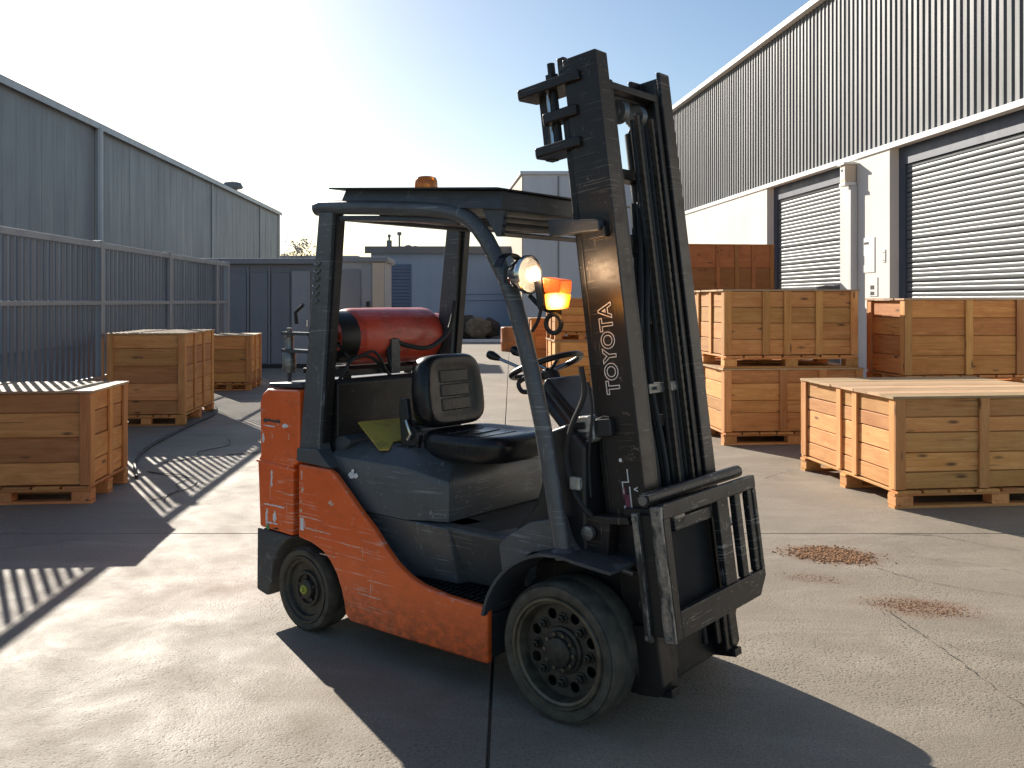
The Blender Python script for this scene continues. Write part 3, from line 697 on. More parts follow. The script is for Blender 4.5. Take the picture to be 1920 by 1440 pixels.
# counterweight with stepped back face
cwp = [(-1.905, .46), (-1.925, .80), (-1.90, .83), (-1.905, 1.10), (-1.885, 1.145), (-1.84, 1.172), (-1.585, 1.180), (-1.585, .84), (-1.60, .815), (-1.635, .80), (-1.635, .452), (-1.70, .455)]
cw = fp(MB().prism(cwp, .012, W - .012), 'counterweight', 'orange_paint', bevel=.018, seg=3)
ridge = fp(MB().prism([(-1.93, .792), (-1.925, .806), (-1.61, .788), (-1.61, .772)], .006, .03), 'moulding', 'orange_paint', cw, bevel=.006)
low = [(-1.928, .455), (-1.932, .133), (-1.84, .115), (-1.81, .20), (-1.795, .29), (-1.755, .36), (-1.70, .415), (-1.638, .448)]
fp(MB().prism(low, .012, .30), 'counterweight_skirt', 'counterweight_base', bevel=.012)
fp(MB().prism(low, W - .30, W - .012), 'counterweight_skirt', 'counterweight_base', bevel=.012)
fp(MB().box(-1.90, -1.66, .30, W - .30, .16, .455), 'tow_block', 'counterweight_base', bevel=.02)
fp(MB().prism([(-1.875, 1.176), (-1.86, 1.20), (-1.60, 1.215), (-1.59, 1.185)], .035, W - .035), 'top_cover', 'dark_grey_paint', bevel=.01)
def ragged(u, z, a, b, seed, v0=-.0012, v1=.003):
    rr = random.Random(seed); n = max(4, int(max(a, b) / .012)); L_ = max(a, b); T = min(a, b); top = []; bot = []
    for k in range(n + 1):
        t = k / n * L_ - L_ / 2; e = 1 if 0 < k < n else .2
        top.append((t, T / 2 * e * rr.uniform(.2, 1.5))); bot.append((t, -T / 2 * e * rr.uniform(.2, 1.5)))
    pts = top + bot[::-1]
    if b > a: pts = [(y_, x_) for x_, y_ in pts]
    return MB().prism([(u + x_, z + y_) for x_, y_ in pts], v0, v1)
# worn lettering and stickers on the counterweight
for (u, z, a, b, mt) in ((-1.80, 1.01, .14, .018, 'counterweight_base'), (-1.69, .995, .05, .02, 'white_print'), (-1.82, .985, .1, .006, 'white_print'), (-1.87, .92, .014, .05, 'white_print'),
                    (-1.80, .72, .011, .085, 'white_print'), (-1.78, .585, .17, .007, 'white_print'),
                    (-1.84, .52, .014, .09, 'white_print'), (-1.775, .53, .022, .06, 'white_print'), (-1.80, .495, .10, .009, 'white_print'), (-1.83, .473, .03, .035, 'green_print'), (-1.765, .47, .05, .008, 'seam_dark')):
    fp(ragged(u, z, a, b, int(abs(u * 999 + z * 777)), .0095, .0125), 'worn_sticker', mt, cw, smooth=False)
# orange side panels
pan = [(-1.573, .82), (-1.34, .818), (-1.30, .80), (-1.12, .653), (-1.026, .583), (-.95, .51), (-.89, .462), (-.835, .43), (-.79, .41), (-.72, .39), (-.585, .374), (-.346, .368), (-.346, .138),
       (-.82, .131), (-1.19, .13), (-1.225, .155), (-1.236, .21), (-1.255, .268), (-1.29, .335), (-1.335, .385), (-1.395, .425), (-1.48, .450), (-1.575, .460)]
for (a, b) in ((.0, .035), (W - .035, W)):
    sp_ = fp(MB().prism(pan, a, b), 'side_panel', 'orange_paint', bevel=.012, seg=3)
    if a == 0:
        fp(MB().box(-1.555, -1.53, -.0015, .003, .50, .56), 'worn_sticker', 'white_print', sp_)
        for (u, z, a_, b_) in ((-1.543, .77, .012, .05), (-1.54, .70, .016, .028), (-1.55, .64, .012, .02), (-1.55, .595, .014, .02), (-1.52, .53, .006, .04), (-1.42, .515, .2, .006), (-1.35, .41, .12, .004), (-1.06, .275, .16, .005), (-1.325, .66, .04, .018)):
            q = fp(ragged(u, z, a_, b_, int(abs(u * 999 + z * 777))), 'paint_scrape', 'scrape_paint', sp_, smooth=False)
# chassis
fp(MB().prism([(-1.62, .46), (-1.50, .80), (-1.30, .80), (-1.1, .60), (-.4, .60), (-.4, .14), (-1.17, .14), (-1.24, .30), (-1.35, .44)], .29, W - .29), 'chassis', 'dark_grey_paint')
for (a, b) in ((.037, .288), (W - .288, W - .037)):
    fp(MB().prism([(-1.555, .47), (-1.54, .79), (-1.35, .79), (-1.14, .60), (-1.02, .52), (-.92, .42), (-.86, .33), (-.36, .33), (-.36, .15), (-1.17, .15), (-1.22, .28), (-1.32, .42), (-1.46, .47)], a, b), 'frame_rail', 'dark_grey_paint')
fp(MB().box(-.4, .30, .22, W - .22, .12, .60), 'front_axle_housing', 'black_steel', bevel=.01)
fp(MB().box(-1.62, -1.1, .22, W - .22, .10, .45), 'rear_axle', 'black_steel')
# inner wheel arches (dark)
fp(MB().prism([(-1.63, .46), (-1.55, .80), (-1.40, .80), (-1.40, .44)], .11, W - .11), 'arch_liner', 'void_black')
# rear transition piece under the pillar
fp(MB().prism([(-1.60, .83), (-1.595, .895), (-1.44, .905), (-1.40, .87), (-1.335, .822)], .008, .09), 'pillar_foot', 'grey_paint', bevel=.006)
fp(MB().prism([(-1.60, .83), (-1.595, .895), (-1.44, .905), (-1.40, .87), (-1.335, .822)], W - .09, W - .008), 'pillar_foot', 'grey_paint', bevel=.006)

# engine hood: rings lofted
def loft(rings, mt, name, **k):
    n = len(rings[0]); m = MB(); vs = [p for r_ in rings for p in r_]; fs = []
    for i in range(len(rings) - 1):
        for j in range(n): j2 = (j + 1) % n; fs.append((i * n + j, i * n + j2, (i + 1) * n + j2, (i + 1) * n + j))
    fs += [tuple(range(n - 1, -1, -1)), tuple(range((len(rings) - 1) * n, len(rings) * n))]
    return fp(m.add(vs, fs), name, mt, **k)
def hring(z, ins, dz=0., uf=-.70, ur=-1.42):
    a, b = .062 + ins, W - .062 - ins
    fr = uf - ins * .6
    P = [(ur, a), (-.90 - ins * .5, a), (fr, a + .085), (fr, b - .085), (-.90 - ins * .5, b), (ur, b)]
    return [(u, v, z - (dz if u > -.8 else 0)) for u, v in P]
hood = loft([hring(.635, 0), hring(.80, .002, .02), hring(.868, .012, .055), hring(.905, .055, .06), hring(.935, .11, .04), hring(.942, .17, .03)], 'grey_paint', 'engine_hood', bevel=.006, seg=2, angle=50)
fp(MB().prism([(-1.42, .84), (-1.42, .955), (-1.36, .968), (-1.31, .95), (-1.31, .93)], .10, .9), 'hood_hinge_cover', 'dark_grey_paint', bevel=.008)
fp(ragged(-1.235, .795, .07, .022, 5, .0575, .0605), 'scuff_mark', 'white_print', hood, smooth=False)
fp(ragged(-1.235, .81, .022, .03, 6, .0575, .0602), 'scuff_mark', 'white_print', hood, smooth=False)
# lower grey body, step recess
fp(MB().hexa([(-1.16, .075, .632), (-.64, .080, .632), (-.66, .165, .365), (-1.16, .10, .365)], [(-1.16, .288, .632), (-.60, .288, .632), (-.60, .288, .365), (-1.16, .288, .365)]), 'lower_body', 'grey_paint', bevel=.01)
fp(MB().hexa([(-.638, .082, .630), (-.30, .078, .634), (-.31, .25, .365), (-.655, .215, .365)], [(-.60, .288, .630), (-.24, .288, .634), (-.24, .288, .365), (-.60, .288, .365)]), 'lower_body', 'grey_paint', bevel=.012)
fp(MB().prism([(-1.14, .632), (-.62, .630), (-.62, .36), (-.86, .36), (-1.06, .57)], W - .16, W - .085), 'lower_body', 'grey_paint', bevel=.01)
fp(MB().box(-.93, -.20, .16, W - .16, .58, .632), 'floor_plate', 'floor_mat', bevel=.008)
fp(MB().hexa([(-.68, .10, .605), (-.24, .10, .605), (-.24, .16, .605), (-.68, .16, .605)], [(-.68, .088, .636), (-.30, .075, .640), (-.30, .16, .636), (-.68, .16, .636)]), 'floor_edge', 'grey_paint', bevel=.006)
st = fp(MB().hexa([(-.90, .037, .331), (-.35, .037, .331), (-.35, .26, .331), (-.90, .26, .331)], [(-.90, .037, .366), (-.35, .037, .352), (-.35, .26, .352), (-.90, .26, .366)]), 'step', 'black_steel', bevel=.004)
for i in range(14):
    for j in range(3): fp(MB().box(-.80 + i * .032, -.785 + i * .032, .045 + j * .07, .10 + j * .07, .360 - i * .0008, .372 - i * .0008), 'step_tread', 'black_steel', st)
# toe board / front cowl
cowl = fp(MB().prism([(-.34, .625), (-.19, .80), (-.14, .96), (-.12, 1.10), (-.04, 1.13), (.05, 1.05), (.06, .62), (-.2, .60)], .12, W - .12), 'front_cowl', 'plastic_black', bevel=.015)
fp(MB().prism([(-.33, .622), (-.29, .66), (-.17, .735), (-.03, .77), (.0, .69), (.04, .645), (-.06, .642), (-.16, .615), (-.25, .548), (-.31, .48), (-.335, .62)], .055, .12), 'cowl_side', 'grey_paint', bevel=.008)
fp(MB().prism([(-.33, .622), (-.29, .66), (-.17, .735), (-.03, .77), (.0, .69), (.04, .645), (-.06, .642), (-.16, .615), (-.25, .548), (-.31, .48)], W - .12, W - .055), 'cowl_side', 'grey_paint', bevel=.008)
# front fenders: an arch strip over the wheel
def fender(v0, v1, nm):
    cx, cz, r0 = .02, .262, .378; outer = []; inner = []
    for k in range(15):
        a = R(168 - k * 6.4); outer.append((cx + math.cos(a) * (r0 + .014), cz + math.sin(a) * (r0 + .012))); inner.append((cx + math.cos(a) * r0, cz + math.sin(a) * r0))
    outer += [(.15, .640), (.262, .632)]; inner += [(.15, .628), (.262, .620)]
    m = MB(); n = len(outer)
    for i in range(n - 1):
        o1, o2, i1, i2 = outer[i], outer[i + 1], inner[i], inner[i + 1]
        sl0 = .0 if i < n - 2 else 0
        m.add([(o1[0], v0, o1[1]), (o2[0], v0, o2[1]), (o2[0], v1, o2[1]), (o1[0], v1, o1[1]), (i1[0], v0, i1[1]), (i2[0], v0, i2[1]), (i2[0], v1, i2[1]), (i1[0], v1, i1[1])],
              [(0, 1, 2, 3), (7, 6, 5, 4), (0, 4, 5, 1), (3, 2, 6, 7)] + ([(1, 5, 6, 2)] if i == n - 2 else []) + ([(0, 3, 7, 4)] if i == 0 else []))
    return fp(m, nm, 'dark_grey_paint', angle=40)
fender(-.022, .24, 'fender'); fender(W - .24, W + .022, 'fender')
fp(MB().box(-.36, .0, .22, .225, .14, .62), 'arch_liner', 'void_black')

# wheels -----------------------------------------------------------
def disc_holes(R0, holes, y, th, c, n=40):
    bm = bmesh.new()
    def circ(r, cx, cz, k): 
        vs = [bm.verts.new((cx + r * math.cos(2 * math.pi * i / k), y, cz + r * math.sin(2 * math.pi * i / k))) for i in range(k)]
        return [bm.edges.new((vs[i], vs[(i + 1) % k])) for i in range(k)]
    es = circ(R0, 0, 0, n)
    for (hx, hz, hr) in holes: es += circ(hr, hx, hz, 12)
    bmesh.ops.triangle_fill(bm, use_beauty=True, use_dissolve=False, edges=es)
    r_ = bmesh.ops.extrude_face_region(bm, geom=bm.faces[:])
    for v in [g_ for g_ in r_['geom'] if isinstance(g_, bmesh.types.BMVert)]: v.co.y += th
    for v in bm.verts: v.co += Vector(c)
    bmesh.ops.recalc_face_normals(bm, faces=bm.faces)
    me = bpy.data.meshes.new('disc'); bm.to_mesh(me); bm.free(); return me
def wheel(u, r, v0, wd, s, front, nm):
    """s=+1: outer side faces -v, s=-1: outer side faces +v. v0 is the outer plane."""
    c = (u, v0, r)
    wmpt = bpy.data.objects.new(nm, None); COL.objects.link(wmpt); wmpt.parent = FL
    rim_r = r * .80
    prof = [(rim_r, .004), (rim_r + .006, 0.), (r * .90, -.004), (r * .945, .0), (r * .955, .007), (r * .965, .002), (r * .985, .012), (r, .028), (r, wd * .45), (r * .993, wd * .48), (r * .993, wd * .52), (r, wd * .55), (r, wd - .028), (r * .975, wd - .006), (rim_r, wd)]
    P = [(a, b * s) for a, b in prof]
    ty = MB().lathe(P, c, 'y', 64, closed=True)
    t_ = ty.build('tyre', 'rubber_dirty', wmpt, angle=50)
    if front:
        rp = [(rim_r + .002, .003), (rim_r - .004, -.007), (rim_r - .014, -.007), (rim_r - .018, .004), (rim_r - .028, .008), (rim_r - .036, .03), (rim_r - .038, .062), (rim_r - .038, .11)]
        MB().lathe([(a, b * s) for a, b in rp] + [(rim_r + .002, .11 * s)], c, 'y', 56, closed=True).build('rim', 'rim_edge', wmpt, angle=40)
        R0 = rim_r - .037; holes = [(math.cos(R(22.5 + 45 * k)) * R0 * .80, math.sin(R(22.5 + 45 * k)) * R0 * .80, .0215) for k in range(8)]
        me = disc_holes(R0, holes, .050 * s, .008 * s, c); me.materials.append(M['rim_steel']); link('wheel_disc', me, wmpt, smooth=False)
        MB().lathe([(R0, .1 * s), (.0, .1 * s)], c, 'y', 24, closed=True).build('hub_back', 'void_black', wmpt)
        for k in range(8):
            a = R(45 * k); x, z = math.cos(a) * R0 * .70, math.sin(a) * R0 * .70
            MB().lathe([(.023, .050 * s), (.023, .044 * s), (.0155, .043 * s), (.0155, .026 * s), (.008, .024 * s), (.008, .014 * s), (.0, .013 * s)], (u + x, v0, r + z), 'y', 6).build('wheel_nut', 'hub_steel', wmpt)
        MB().lathe([(.092, .052 * s), (.090, .040 * s), (.078, .036 * s), (.076, .024 * s), (.060, .022 * s), (.056, .008 * s), (.040, .002 * s), (.0, .0)], c, 'y', 32).build('hub', 'hub_steel', wmpt)
        for k in range(10):
            a = R(36 * k); x, z = math.cos(a) * .068, math.sin(a) * .068
            MB().lathe([(.008, .030 * s), (.008, .015 * s), (.0, .014 * s)], (u + x, v0, r + z), 'y', 6).build('hub_bolt', 'rim_edge', wmpt)
    else:
        rp = [(rim_r + .002, .003), (rim_r - .002, -.004), (rim_r - .010, -.002), (rim_r - .016, .010), (rim_r - .030, .012), (rim_r - .036, .03), (.088, .034), (.084, .022), (.072, .020), (.068, .032), (.050, .034), (.046, .012), (.038, .008), (.0, .008)]
        MB().lathe([(a, b * s) for a, b in rp] + [(0, .06 * s), (rim_r + .002, .06 * s)], c, 'y', 48, closed=True).build('rim', 'rim_steel', wmpt, angle=40)
        MB().lathe([(.024, .010 * s), (.023, .0), (.013, -.004 * s), (.011, -.012 * s), (.0, -.013 * s)], c, 'y', 8).build('hub_cap', 'hub_yellow', wmpt)
        for k in range(5):
            a = R(72 * k + 20); MB().lathe([(.0085, .034 * s), (.0085, .018 * s), (.0, .017 * s)], (u + math.cos(a) * .058, v0, r + math.sin(a) * .058), 'y', 6).build('wheel_nut', 'hub_steel', wmpt)
    return wmpt
wheel(0, .267, 0, .20, 1, True, 'front_wheel'); wheel(0, .267, W, .20, -1, True, 'front_wheel')
wheel(-1.556, .203, .018, .145, 1, False, 'rear_wheel'); wheel(-1.556, .203, W - .018, .145, -1, False, 'rear_wheel')

# overhead guard ----------------------------------------------------
for (v0, v1, nz) in ((.022, .098, 1), (W - .098, W - .022, -1)):
    # rear pillar: outer plate + channel lips
    near = v0 < .5
    pl = fp(MB().prism([(-1.445, 2.05), (-1.343, 2.045), (-1.352, 1.95), (-1.445, .92), (-1.42, .86), (-1.37, .80), (-1.42, .80), (-1.5, .87), (-1.597, .868)], v0, v1), 'rear_pillar', 'grey_paint', bevel=.008, seg=3)
    # groove and second rib on the front side
    fp(MB().prism([(-1.340, 2.03), (-1.322, 2.03), (-1.43, .93), (-1.448, .93)], v0 + .022, v1 - .012), 'pillar_channel', 'black_steel', pl)
    if near:
        for k in range(6): 
            u_, z_ = -1.452 - k * .0035, 1.80 - k * .036
            fp(MB().tube([(u_ - .028, v0 - .002, z_ - .003), (u_, v0 - .004, z_ - .012), (u_ + .026, v0 - .002, z_ + .003)], .0055, 6), 'grab_rib', 'grey_paint', pl)
leg = [(-1.49, 2.068), (-1.45, 2.075), (-1.085, 2.051), (-.741, 2.022), (-.62, 2.006), (-.55, 1.99), (-.49, 1.963), (-.44, 1.925), (-.395, 1.875), (-.345, 1.80), (-.286, 1.705), (-.245, 1.615), (-.20, 1.48), (-.154, 1.331), (-.10, 1.124), (-.058, .918), (-.017, .716), (.001, .620)]
for v in (.05, W - .05):
    fp(MB().tube([(u, v, z) for u, z in leg], .035, 14, sy=.95), 'guard_leg', 'grey_paint', angle=60)
    fp(MB().lathe([(.05, 0), (.05, .012), (.036, .03)], (.0, v, .635), 'z', 16), 'leg_flange', 'dark_grey_paint')
    fp(MB().tube([(-1.34, v + (.012 if v < .5 else -.012), 2.015), (-1.085, v + (.012 if v < .5 else -.012), 2.0), (-.70, v + (.012 if v < .5 else -.012), 1.972), (-.56, v + (.012 if v < .5 else -.012), 1.955)], .014, 8), 'guard_rail', 'grey_paint')
for u, z in ((-1.30, 2.035), (-1.06, 2.03), (-.84, 2.01), (-.64, 1.99)): fp(MB().box(u - .02, u + .02, .08, W - .08, z - .035, z - .008), 'roof_bar', 'dark_grey_paint', bevel=.004)
rf = fp(MB().hexa([(-1.30, .03, 2.075), (-.302, .03, 1.992), (-.302, W - .03, 1.992), (-1.30, W - .03, 2.075)], [(-1.27, .045, 2.148), (-.308, .045, 2.070), (-.308, W - .045, 2.070), (-1.27, W - .045, 2.148)]), 'roof_panel', 'dark_grey_paint', bevel=.004)
fp(MB().hexa([(-1.335, -.005, 2.149), (-.29, -.005, 2.071), (-.29, W + .005, 2.071), (-1.335, W + .005, 2.149)], [(-1.335, -.005, 2.156), (-.29, -.005, 2.078), (-.29, W + .005, 2.078), (-1.335, W + .005, 2.156)]), 'roof_sheet', 'black_steel', rf)
for k, z in enumerate((1.885, 1.915, 1.945, 1.975)):
    fp(MB().hexa([(-.33 + .0, .055, z), (-.30, .055, z + .012), (-.30, W - .055, z + .012), (-.33, W - .055, z)], [(-.33, .055, z + .006), (-.30, .055, z + .018), (-.30, W - .055, z + .018), (-.33, W - .055, z + .006)]), 'front_louvre', 'black_steel', rf)
fp(MB().prism([(-.34, 1.884), (-.315, 1.884), (-.30, 1.995), (-.42, 2.0)], .05, .075), 'roof_gusset', 'dark_grey_paint', rf)
fp(MB().prism([(-.34, 1.884), (-.315, 1.884), (-.30, 1.995), (-.42, 2.0)], W - .075, W - .05), 'roof_gusset', 'dark_grey_paint', rf)
bc = fp(MB().lathe([(.058, 0), (.058, .014)], (-1.05, .36, 2.140), 'z', 24), 'beacon_base', 'plastic_black')
fp(MB().lathe([(.053, .014), (.056, .03), (.054, .062), (.048, .076), (.03, .082), (0, .084)], (-1.05, .36, 2.140), 'z', 24), 'beacon', 'amber_lens', angle=60)

# interior: radiator cover, seat ------------------------------------
fp(MB().prism([(-1.56, .86), (-1.56, 1.205), (-1.53, 1.225), (-1.42, 1.235), (-1.395, 1.215), (-1.395, .86)], .10, W - .10), 'radiator_cover', 'black_steel', bevel=.01)
# gas tank and cradle
def tank():
    r = .150; a, b = .25, .965; pr = []
    for k in range(9): t = R(90 - k * 10); pr.append((r * math.cos(t) , a + .10 - math.sin(t) * .10))
    pr.append((r, a + .10)); pr.append((r + .0015, (a + b) / 2 - .004)); pr.append((r + .0015, (a + b) / 2 + .004)); pr.append((r, b - .09))
    for k in range(1, 10): t = R(k * 10); pr.append((r * math.cos(t), b - .09 + math.sin(t) * .09))
    pr = [(max(x, .0), y_) for x, y_ in pr]
    o = fp(MB().lathe(pr, (-1.60, 0, 1.432), 'y', 40), 'gas_tank', 'tank_red', angle=50)
    fp(MB().lathe([(.128, .195), (.135, .19), (.137, .20), (.137, .335), (.128, .34)], (-1.60, 0, 1.432), 'y', 28, closed=True), 'tank_collar', 'black_steel', o)
    fp(MB().lathe([(.128, .262), (.0, .262)], (-1.60, 0, 1.432), 'y', 24), 'collar_plate', 'void_black', o)
    fp(MB().lathe([(.026, .262), (.026, .235), (.016, .232), (.016, .21), (.03, .206), (.03, .196), (.0, .194)], (-1.585, 0, 1.44), 'y', 10), 'tank_valve', 'chrome', o)
    fp(MB().tube([(-1.585, .225, 1.44), (-1.55, .21, 1.40), (-1.52, .21, 1.40)], .014, 8), 'valve_elbow', 'chrome', o)
    for v in ():
        fp(MB().lathe([(.1525, v), (.1555, v + .003), (.1555, v + .037), (.1525, v + .04)], (-1.60, 0, 1.432), 'y', 36, closed=True), 'tank_strap', 'black_steel', o)
    fp(MB().lathe([(.11, .93), (.118, .93), (.118, 1.0), (.11, 1.0)], (-1.60, 0, 1.432), 'y', 28, closed=True), 'foot_ring', 'tank_red', o)
tank()
fp(MB().box(-1.74, -1.70, .16, .98, 1.245, 1.275).box(-1.50, -1.46, .16, .98, 1.245, 1.275).box(-1.74, -1.46, .2, .24, 1.25, 1.28).box(-1.74, -1.46, .9, .94, 1.25, 1.28), 'tank_cradle', 'black_steel', bevel=.004)
for u_ in (-1.72, -1.5):
    for v_ in (.22, .86): fp(MB().box(u_, u_ + .02, v_, v_ + .04, 1.19, 1.25), 'cradle_foot', 'black_steel')
vp = fp(MB().lathe([(.030, 0), (.034, .02), (.034, .10), (.026, .115), (.022, .13), (.022, .185), (.032, .19), (.032, .20), (.015, .205), (.015, .23), (0, .232)], (-1.80, .12, 1.25), 'z', 14), 'regulator', 'bare_worn_steel')
fp(MB().box(-1.83, -1.62, .09, .15, 1.355, 1.372).box(-1.83, -1.62, .09, .15, 1.445, 1.46), 'regulator_bracket', 'dark_grey_paint', vp)
fp(MB().tube([(-1.80, .12, 1.205), (-1.80, .12, 1.26)], .012, 8), 'regulator_post', 'dark_grey_paint', vp)
fp(MB().tube([(-1.74, .12, 1.5), (-1.75, .12, 1.56), (-1.70, .13, 1.60)], .01, 8), 'regulator_pipe', 'black_steel', vp)
def curve3(pts, n=8):
    P = [Vector(p) for p in pts]; f = []
    for i in range(len(P) - 1):
        p0, p1, p2, p3 = P[max(i - 1, 0)], P[i], P[i + 1], P[min(i + 2, len(P) - 1)]
        for k in range(n):
            t = k / n; f.append(.5 * ((2 * p1) + (-p0 + p2) * t + (2 * p0 - 5 * p1 + 4 * p2 - p3) * t * t + (-p0 + 3 * p1 - 3 * p2 + p3) * t ** 3))
    f.append(P[-1]); return f
fp(MB().tube(curve3([(-1.36, .90, 1.62), (-1.37, .86, 1.46), (-1.40, .74, 1.37), (-1.44, .60, 1.385), (-1.46, .52, 1.42), (-1.47, .50, 1.40), (-1.45, .50, 1.28)]), .013, 8), 'hose', 'cable_black')
fp(MB().tube(curve3([(-1.44, .14, 1.22), (-1.44, .24, 1.33), (-1.44, .36, 1.33), (-1.44, .46, 1.25)]), .009, 8), 'hose', 'cable_black')
fp(MB().tube(curve3([(-1.52, .21, 1.40), (-1.45, .24, 1.33), (-1.42, .36, 1.36), (-1.43, .46, 1.25), (-1.44, .52, 1.22)]), .008, 8), 'hose', 'cable_black')
fp(MB().box(-1.47, -1.44, .50, .56, 1.24, 1.42), 'strap_bracket', 'dark_grey_paint')

# seat
def pillow(name, a, b, c, mt, M4, parent, n=5.5, seg=24):
    vs = []; fs = []; H_ = seg // 2
    for i in range(H_ + 1):
        th = math.pi * i / H_ - math.pi / 2
        for j in range(seg):
            ph = 2 * math.pi * j / seg
            f = lambda x, e: math.copysign(abs(x) ** e, x)
            vs.append(M4 @ Vector((a * f(math.cos(th), .45) * f(math.cos(ph), 2 / n), b * f(math.cos(th), .45) * f(math.sin(ph), 2 / n), c * f(math.sin(th), .55))))
    for i in range(H_):
        for j in range(seg): j2 = (j + 1) % seg; fs.append((i * seg + j, i * seg + j2, (i + 1) * seg + j2, (i + 1) * seg + j))
    return fp(MB().add(vs, fs), name, mt, parent, angle=70)
seat = bpy.data.objects.new('seat', None); COL.objects.link(seat); seat.parent = FL
def seatp(*a, **k): return fp(*a, parent=seat, **k)
# cushion: soft slab with a raised bolster round its edge
def cushion():
    vs = []; fs = []; NB = 44; layers = [(-.072, .90), (-.062, .965), (-.035, .99), (.005, 1.0), (.028, .985), (.042, .93), (.048, .86), (.047, .79), (.038, .70), (.033, .60), (.030, .0)]
    for (dz, k) in layers:
        for j in range(NB):
            ph = 2 * math.pi * j / NB; f = lambda x, e: math.copysign(abs(x) ** e, x)
            x_ = f(math.cos(ph), .42) * .262 * k; y_ = f(math.sin(ph), .48) * .238 * k
            lift = .012 * max(0, x_ / .25) ** 2 - (.05 * max(0, x_ / .25 - .8) if dz > 0 else 0)
            vs.append((x_ - .715, y_ + .435, .966 + dz + lift))
    for i in range(len(layers) - 1):
        for j in range(NB): j2 = (j + 1) % NB; fs.append((i * NB + j, i * NB + j2, (i + 1) * NB + j2, (i + 1) * NB + j))
    fs.append(tuple(range(NB)))
    return MB().add(vs, fs)
cu = seatp(cushion(), 'cushion', 'vinyl_black', angle=75)
for u_ in (-.86, -.76, -.66): fp(MB().tube([(u_, .30, .9985), (u_, .435, .997), (u_, .57, .9985)], .0045, 6), 'seam', 'vinyl_black', parent=cu)
tilt = Matrix.Translation((-.975, .44, 1.188)) @ Matrix.Rotation(R(-8), 4, 'Y')
# backrest: superellipse shell, deeper at the sides
def backrest():
    vs = []; fs = []; NB = 28; layers = [(-.062, .90), (-.045, .985), (0, 1.0), (.030, .985), (.048, .93), (.052, .84), (.040, .70), (.038, .0)]
    for (dx, k) in layers:
        for j in range(NB):
            ph = 2 * math.pi * j / NB; f = lambda x, e: math.copysign(abs(x) ** e, x)
            y_ = f(math.cos(ph), .42) * .212 * k; z_ = f(math.sin(ph), .42) * .175 * k
            y_ *= (1 - .10 * max(0, z_ / .172))
            vs.append(tilt @ Vector((dx, y_, z_)))
    for i in range(len(layers) - 1):
        for j in range(NB): j2 = (j + 1) % NB; fs.append((i * NB + j, i * NB + j2, (i + 1) * NB + j2, (i + 1) * NB + j))
    fs.append(tuple(range(NB)))
    return MB().add(vs, fs)
br = seatp(backrest(), 'backrest', 'vinyl_black', angle=65)
for z in (.065, -.002, -.069):
    m = MB(); m.box(.030, .0435, -.10, .10, z - .030, z + .030); m.v = [tuple(tilt @ Vector(p)) for p in m.v]
    fp(m, 'padded_rib', 'vinyl_black', parent=br, bevel=.008, seg=3)
seatp(MB().box(-1.10, -.50, .235, .64, .905, .932), 'seat_base', 'plastic_black', bevel=.006)
seatp(MB().prism([(-1.13, .885), (-1.13, .93), (-.98, .945), (-.96, .91), (-.99, .885)], .17, .235), 'seat_bracket', 'plastic_black', bevel=.006)
seatp(MB().lathe([(.045, .19), (.05, .195), (.05, .225), (.045, .23)], (-.985, 0, .985), 'y', 20), 'recline_pivot', 'plastic_black')
seatp(MB().prism([(-1.05, .92), (-1.07, 1.10), (-1.06, 1.16), (-1.02, 1.16), (-1.0, 1.05), (-.94, .95), (-.95, .92)], .195, .222), 'side_bracket', 'plastic_black', bevel=.006)
seatp(MB().tube([(-1.01, .19, 1.06), (-.97, .18, 1.0), (-.99, .18, .975)], .012, 8), 'recline_lever', 'chrome')
seatp(MB().lathe([(.018, 0), (.018, .035), (.010, .05), (.008, .075), (0, .078)], (-1.09, .33, 1.15), 'z', 12), 'belt_buckle', 'bottle_green')
seatp(MB().tube([(-1.30, .34, 1.0), (-1.22, .37, 1.015), (-1.08, .40, 1.02)], .012, 8), 'arm_bar', 'plastic_black')
seatp(MB().tube([(-1.31, .33, .975), (-1.30, .34, 1.005), (-1.27, .35, 1.01)], .012, 8), 'bar_clip', 'cast_alloy')
yp = [(-1.335, .175, 1.021), (-1.22, .41, 1.032), (-1.085, .30, .958), (-1.12, .21, .944), (-1.068, .135, .920), (-1.105, .105, .918)]
n = len(yp); fp(MB().add(yp + [(a, b, c + .008) for a, b, c in yp], [tuple(range(n - 1, -1, -1)), tuple(range(n, 2 * n))] + [(i, (i + 1) % n, (i + 1) % n + n, i + n) for i in range(n)]), 'seat_flap', 'yellow_panel', bevel=.003)
# steering
a_ = R(21.6); sc_ = Vector((-.425, .50, 1.325))
stw = bpy.data.objects.new('steering_wheel', None); COL.objects.link(stw); stw.parent = FL; stw.location = sc_; stw.rotation_euler = (0, -a_, 0)
ring = [(math.cos(t * math.pi / 18) * .165, math.sin(t * math.pi / 18) * .165, 0) for t in range(37)]
fp(MB().tube(ring, .0135, 10, cap=False), 'rim', 'plastic_black', parent=stw)
for a in (90, 210, 330): fp(MB().tube([(0, 0, -.03), (math.cos(R(a)) * .09, math.sin(R(a)) * .09, -.018), (math.cos(R(a)) * .162, math.sin(R(a)) * .162, 0)], .008, 8), 'spoke', 'plastic_black', parent=stw)
fp(MB().lathe([(.04, -.06), (.042, -.03), (.03, -.015), (0, -.012)], (0, 0, 0), 'z', 18), 'hub', 'plastic_black', parent=stw)
fp(MB().tube([(-.40, .50, 1.29), (-.33, .50, 1.18), (-.20, .50, 1.02), (-.14, .50, .9)], [.036, .042, .05, .05], 12), 'steering_column', 'plastic_black')
fp(MB().prism([(-.38, 1.19), (-.33, 1.29), (-.20, 1.17), (-.10, 1.10), (-.10, 1.02), (-.20, 1.02)], .36, .64), 'column_cover', 'plastic_black', bevel=.02)
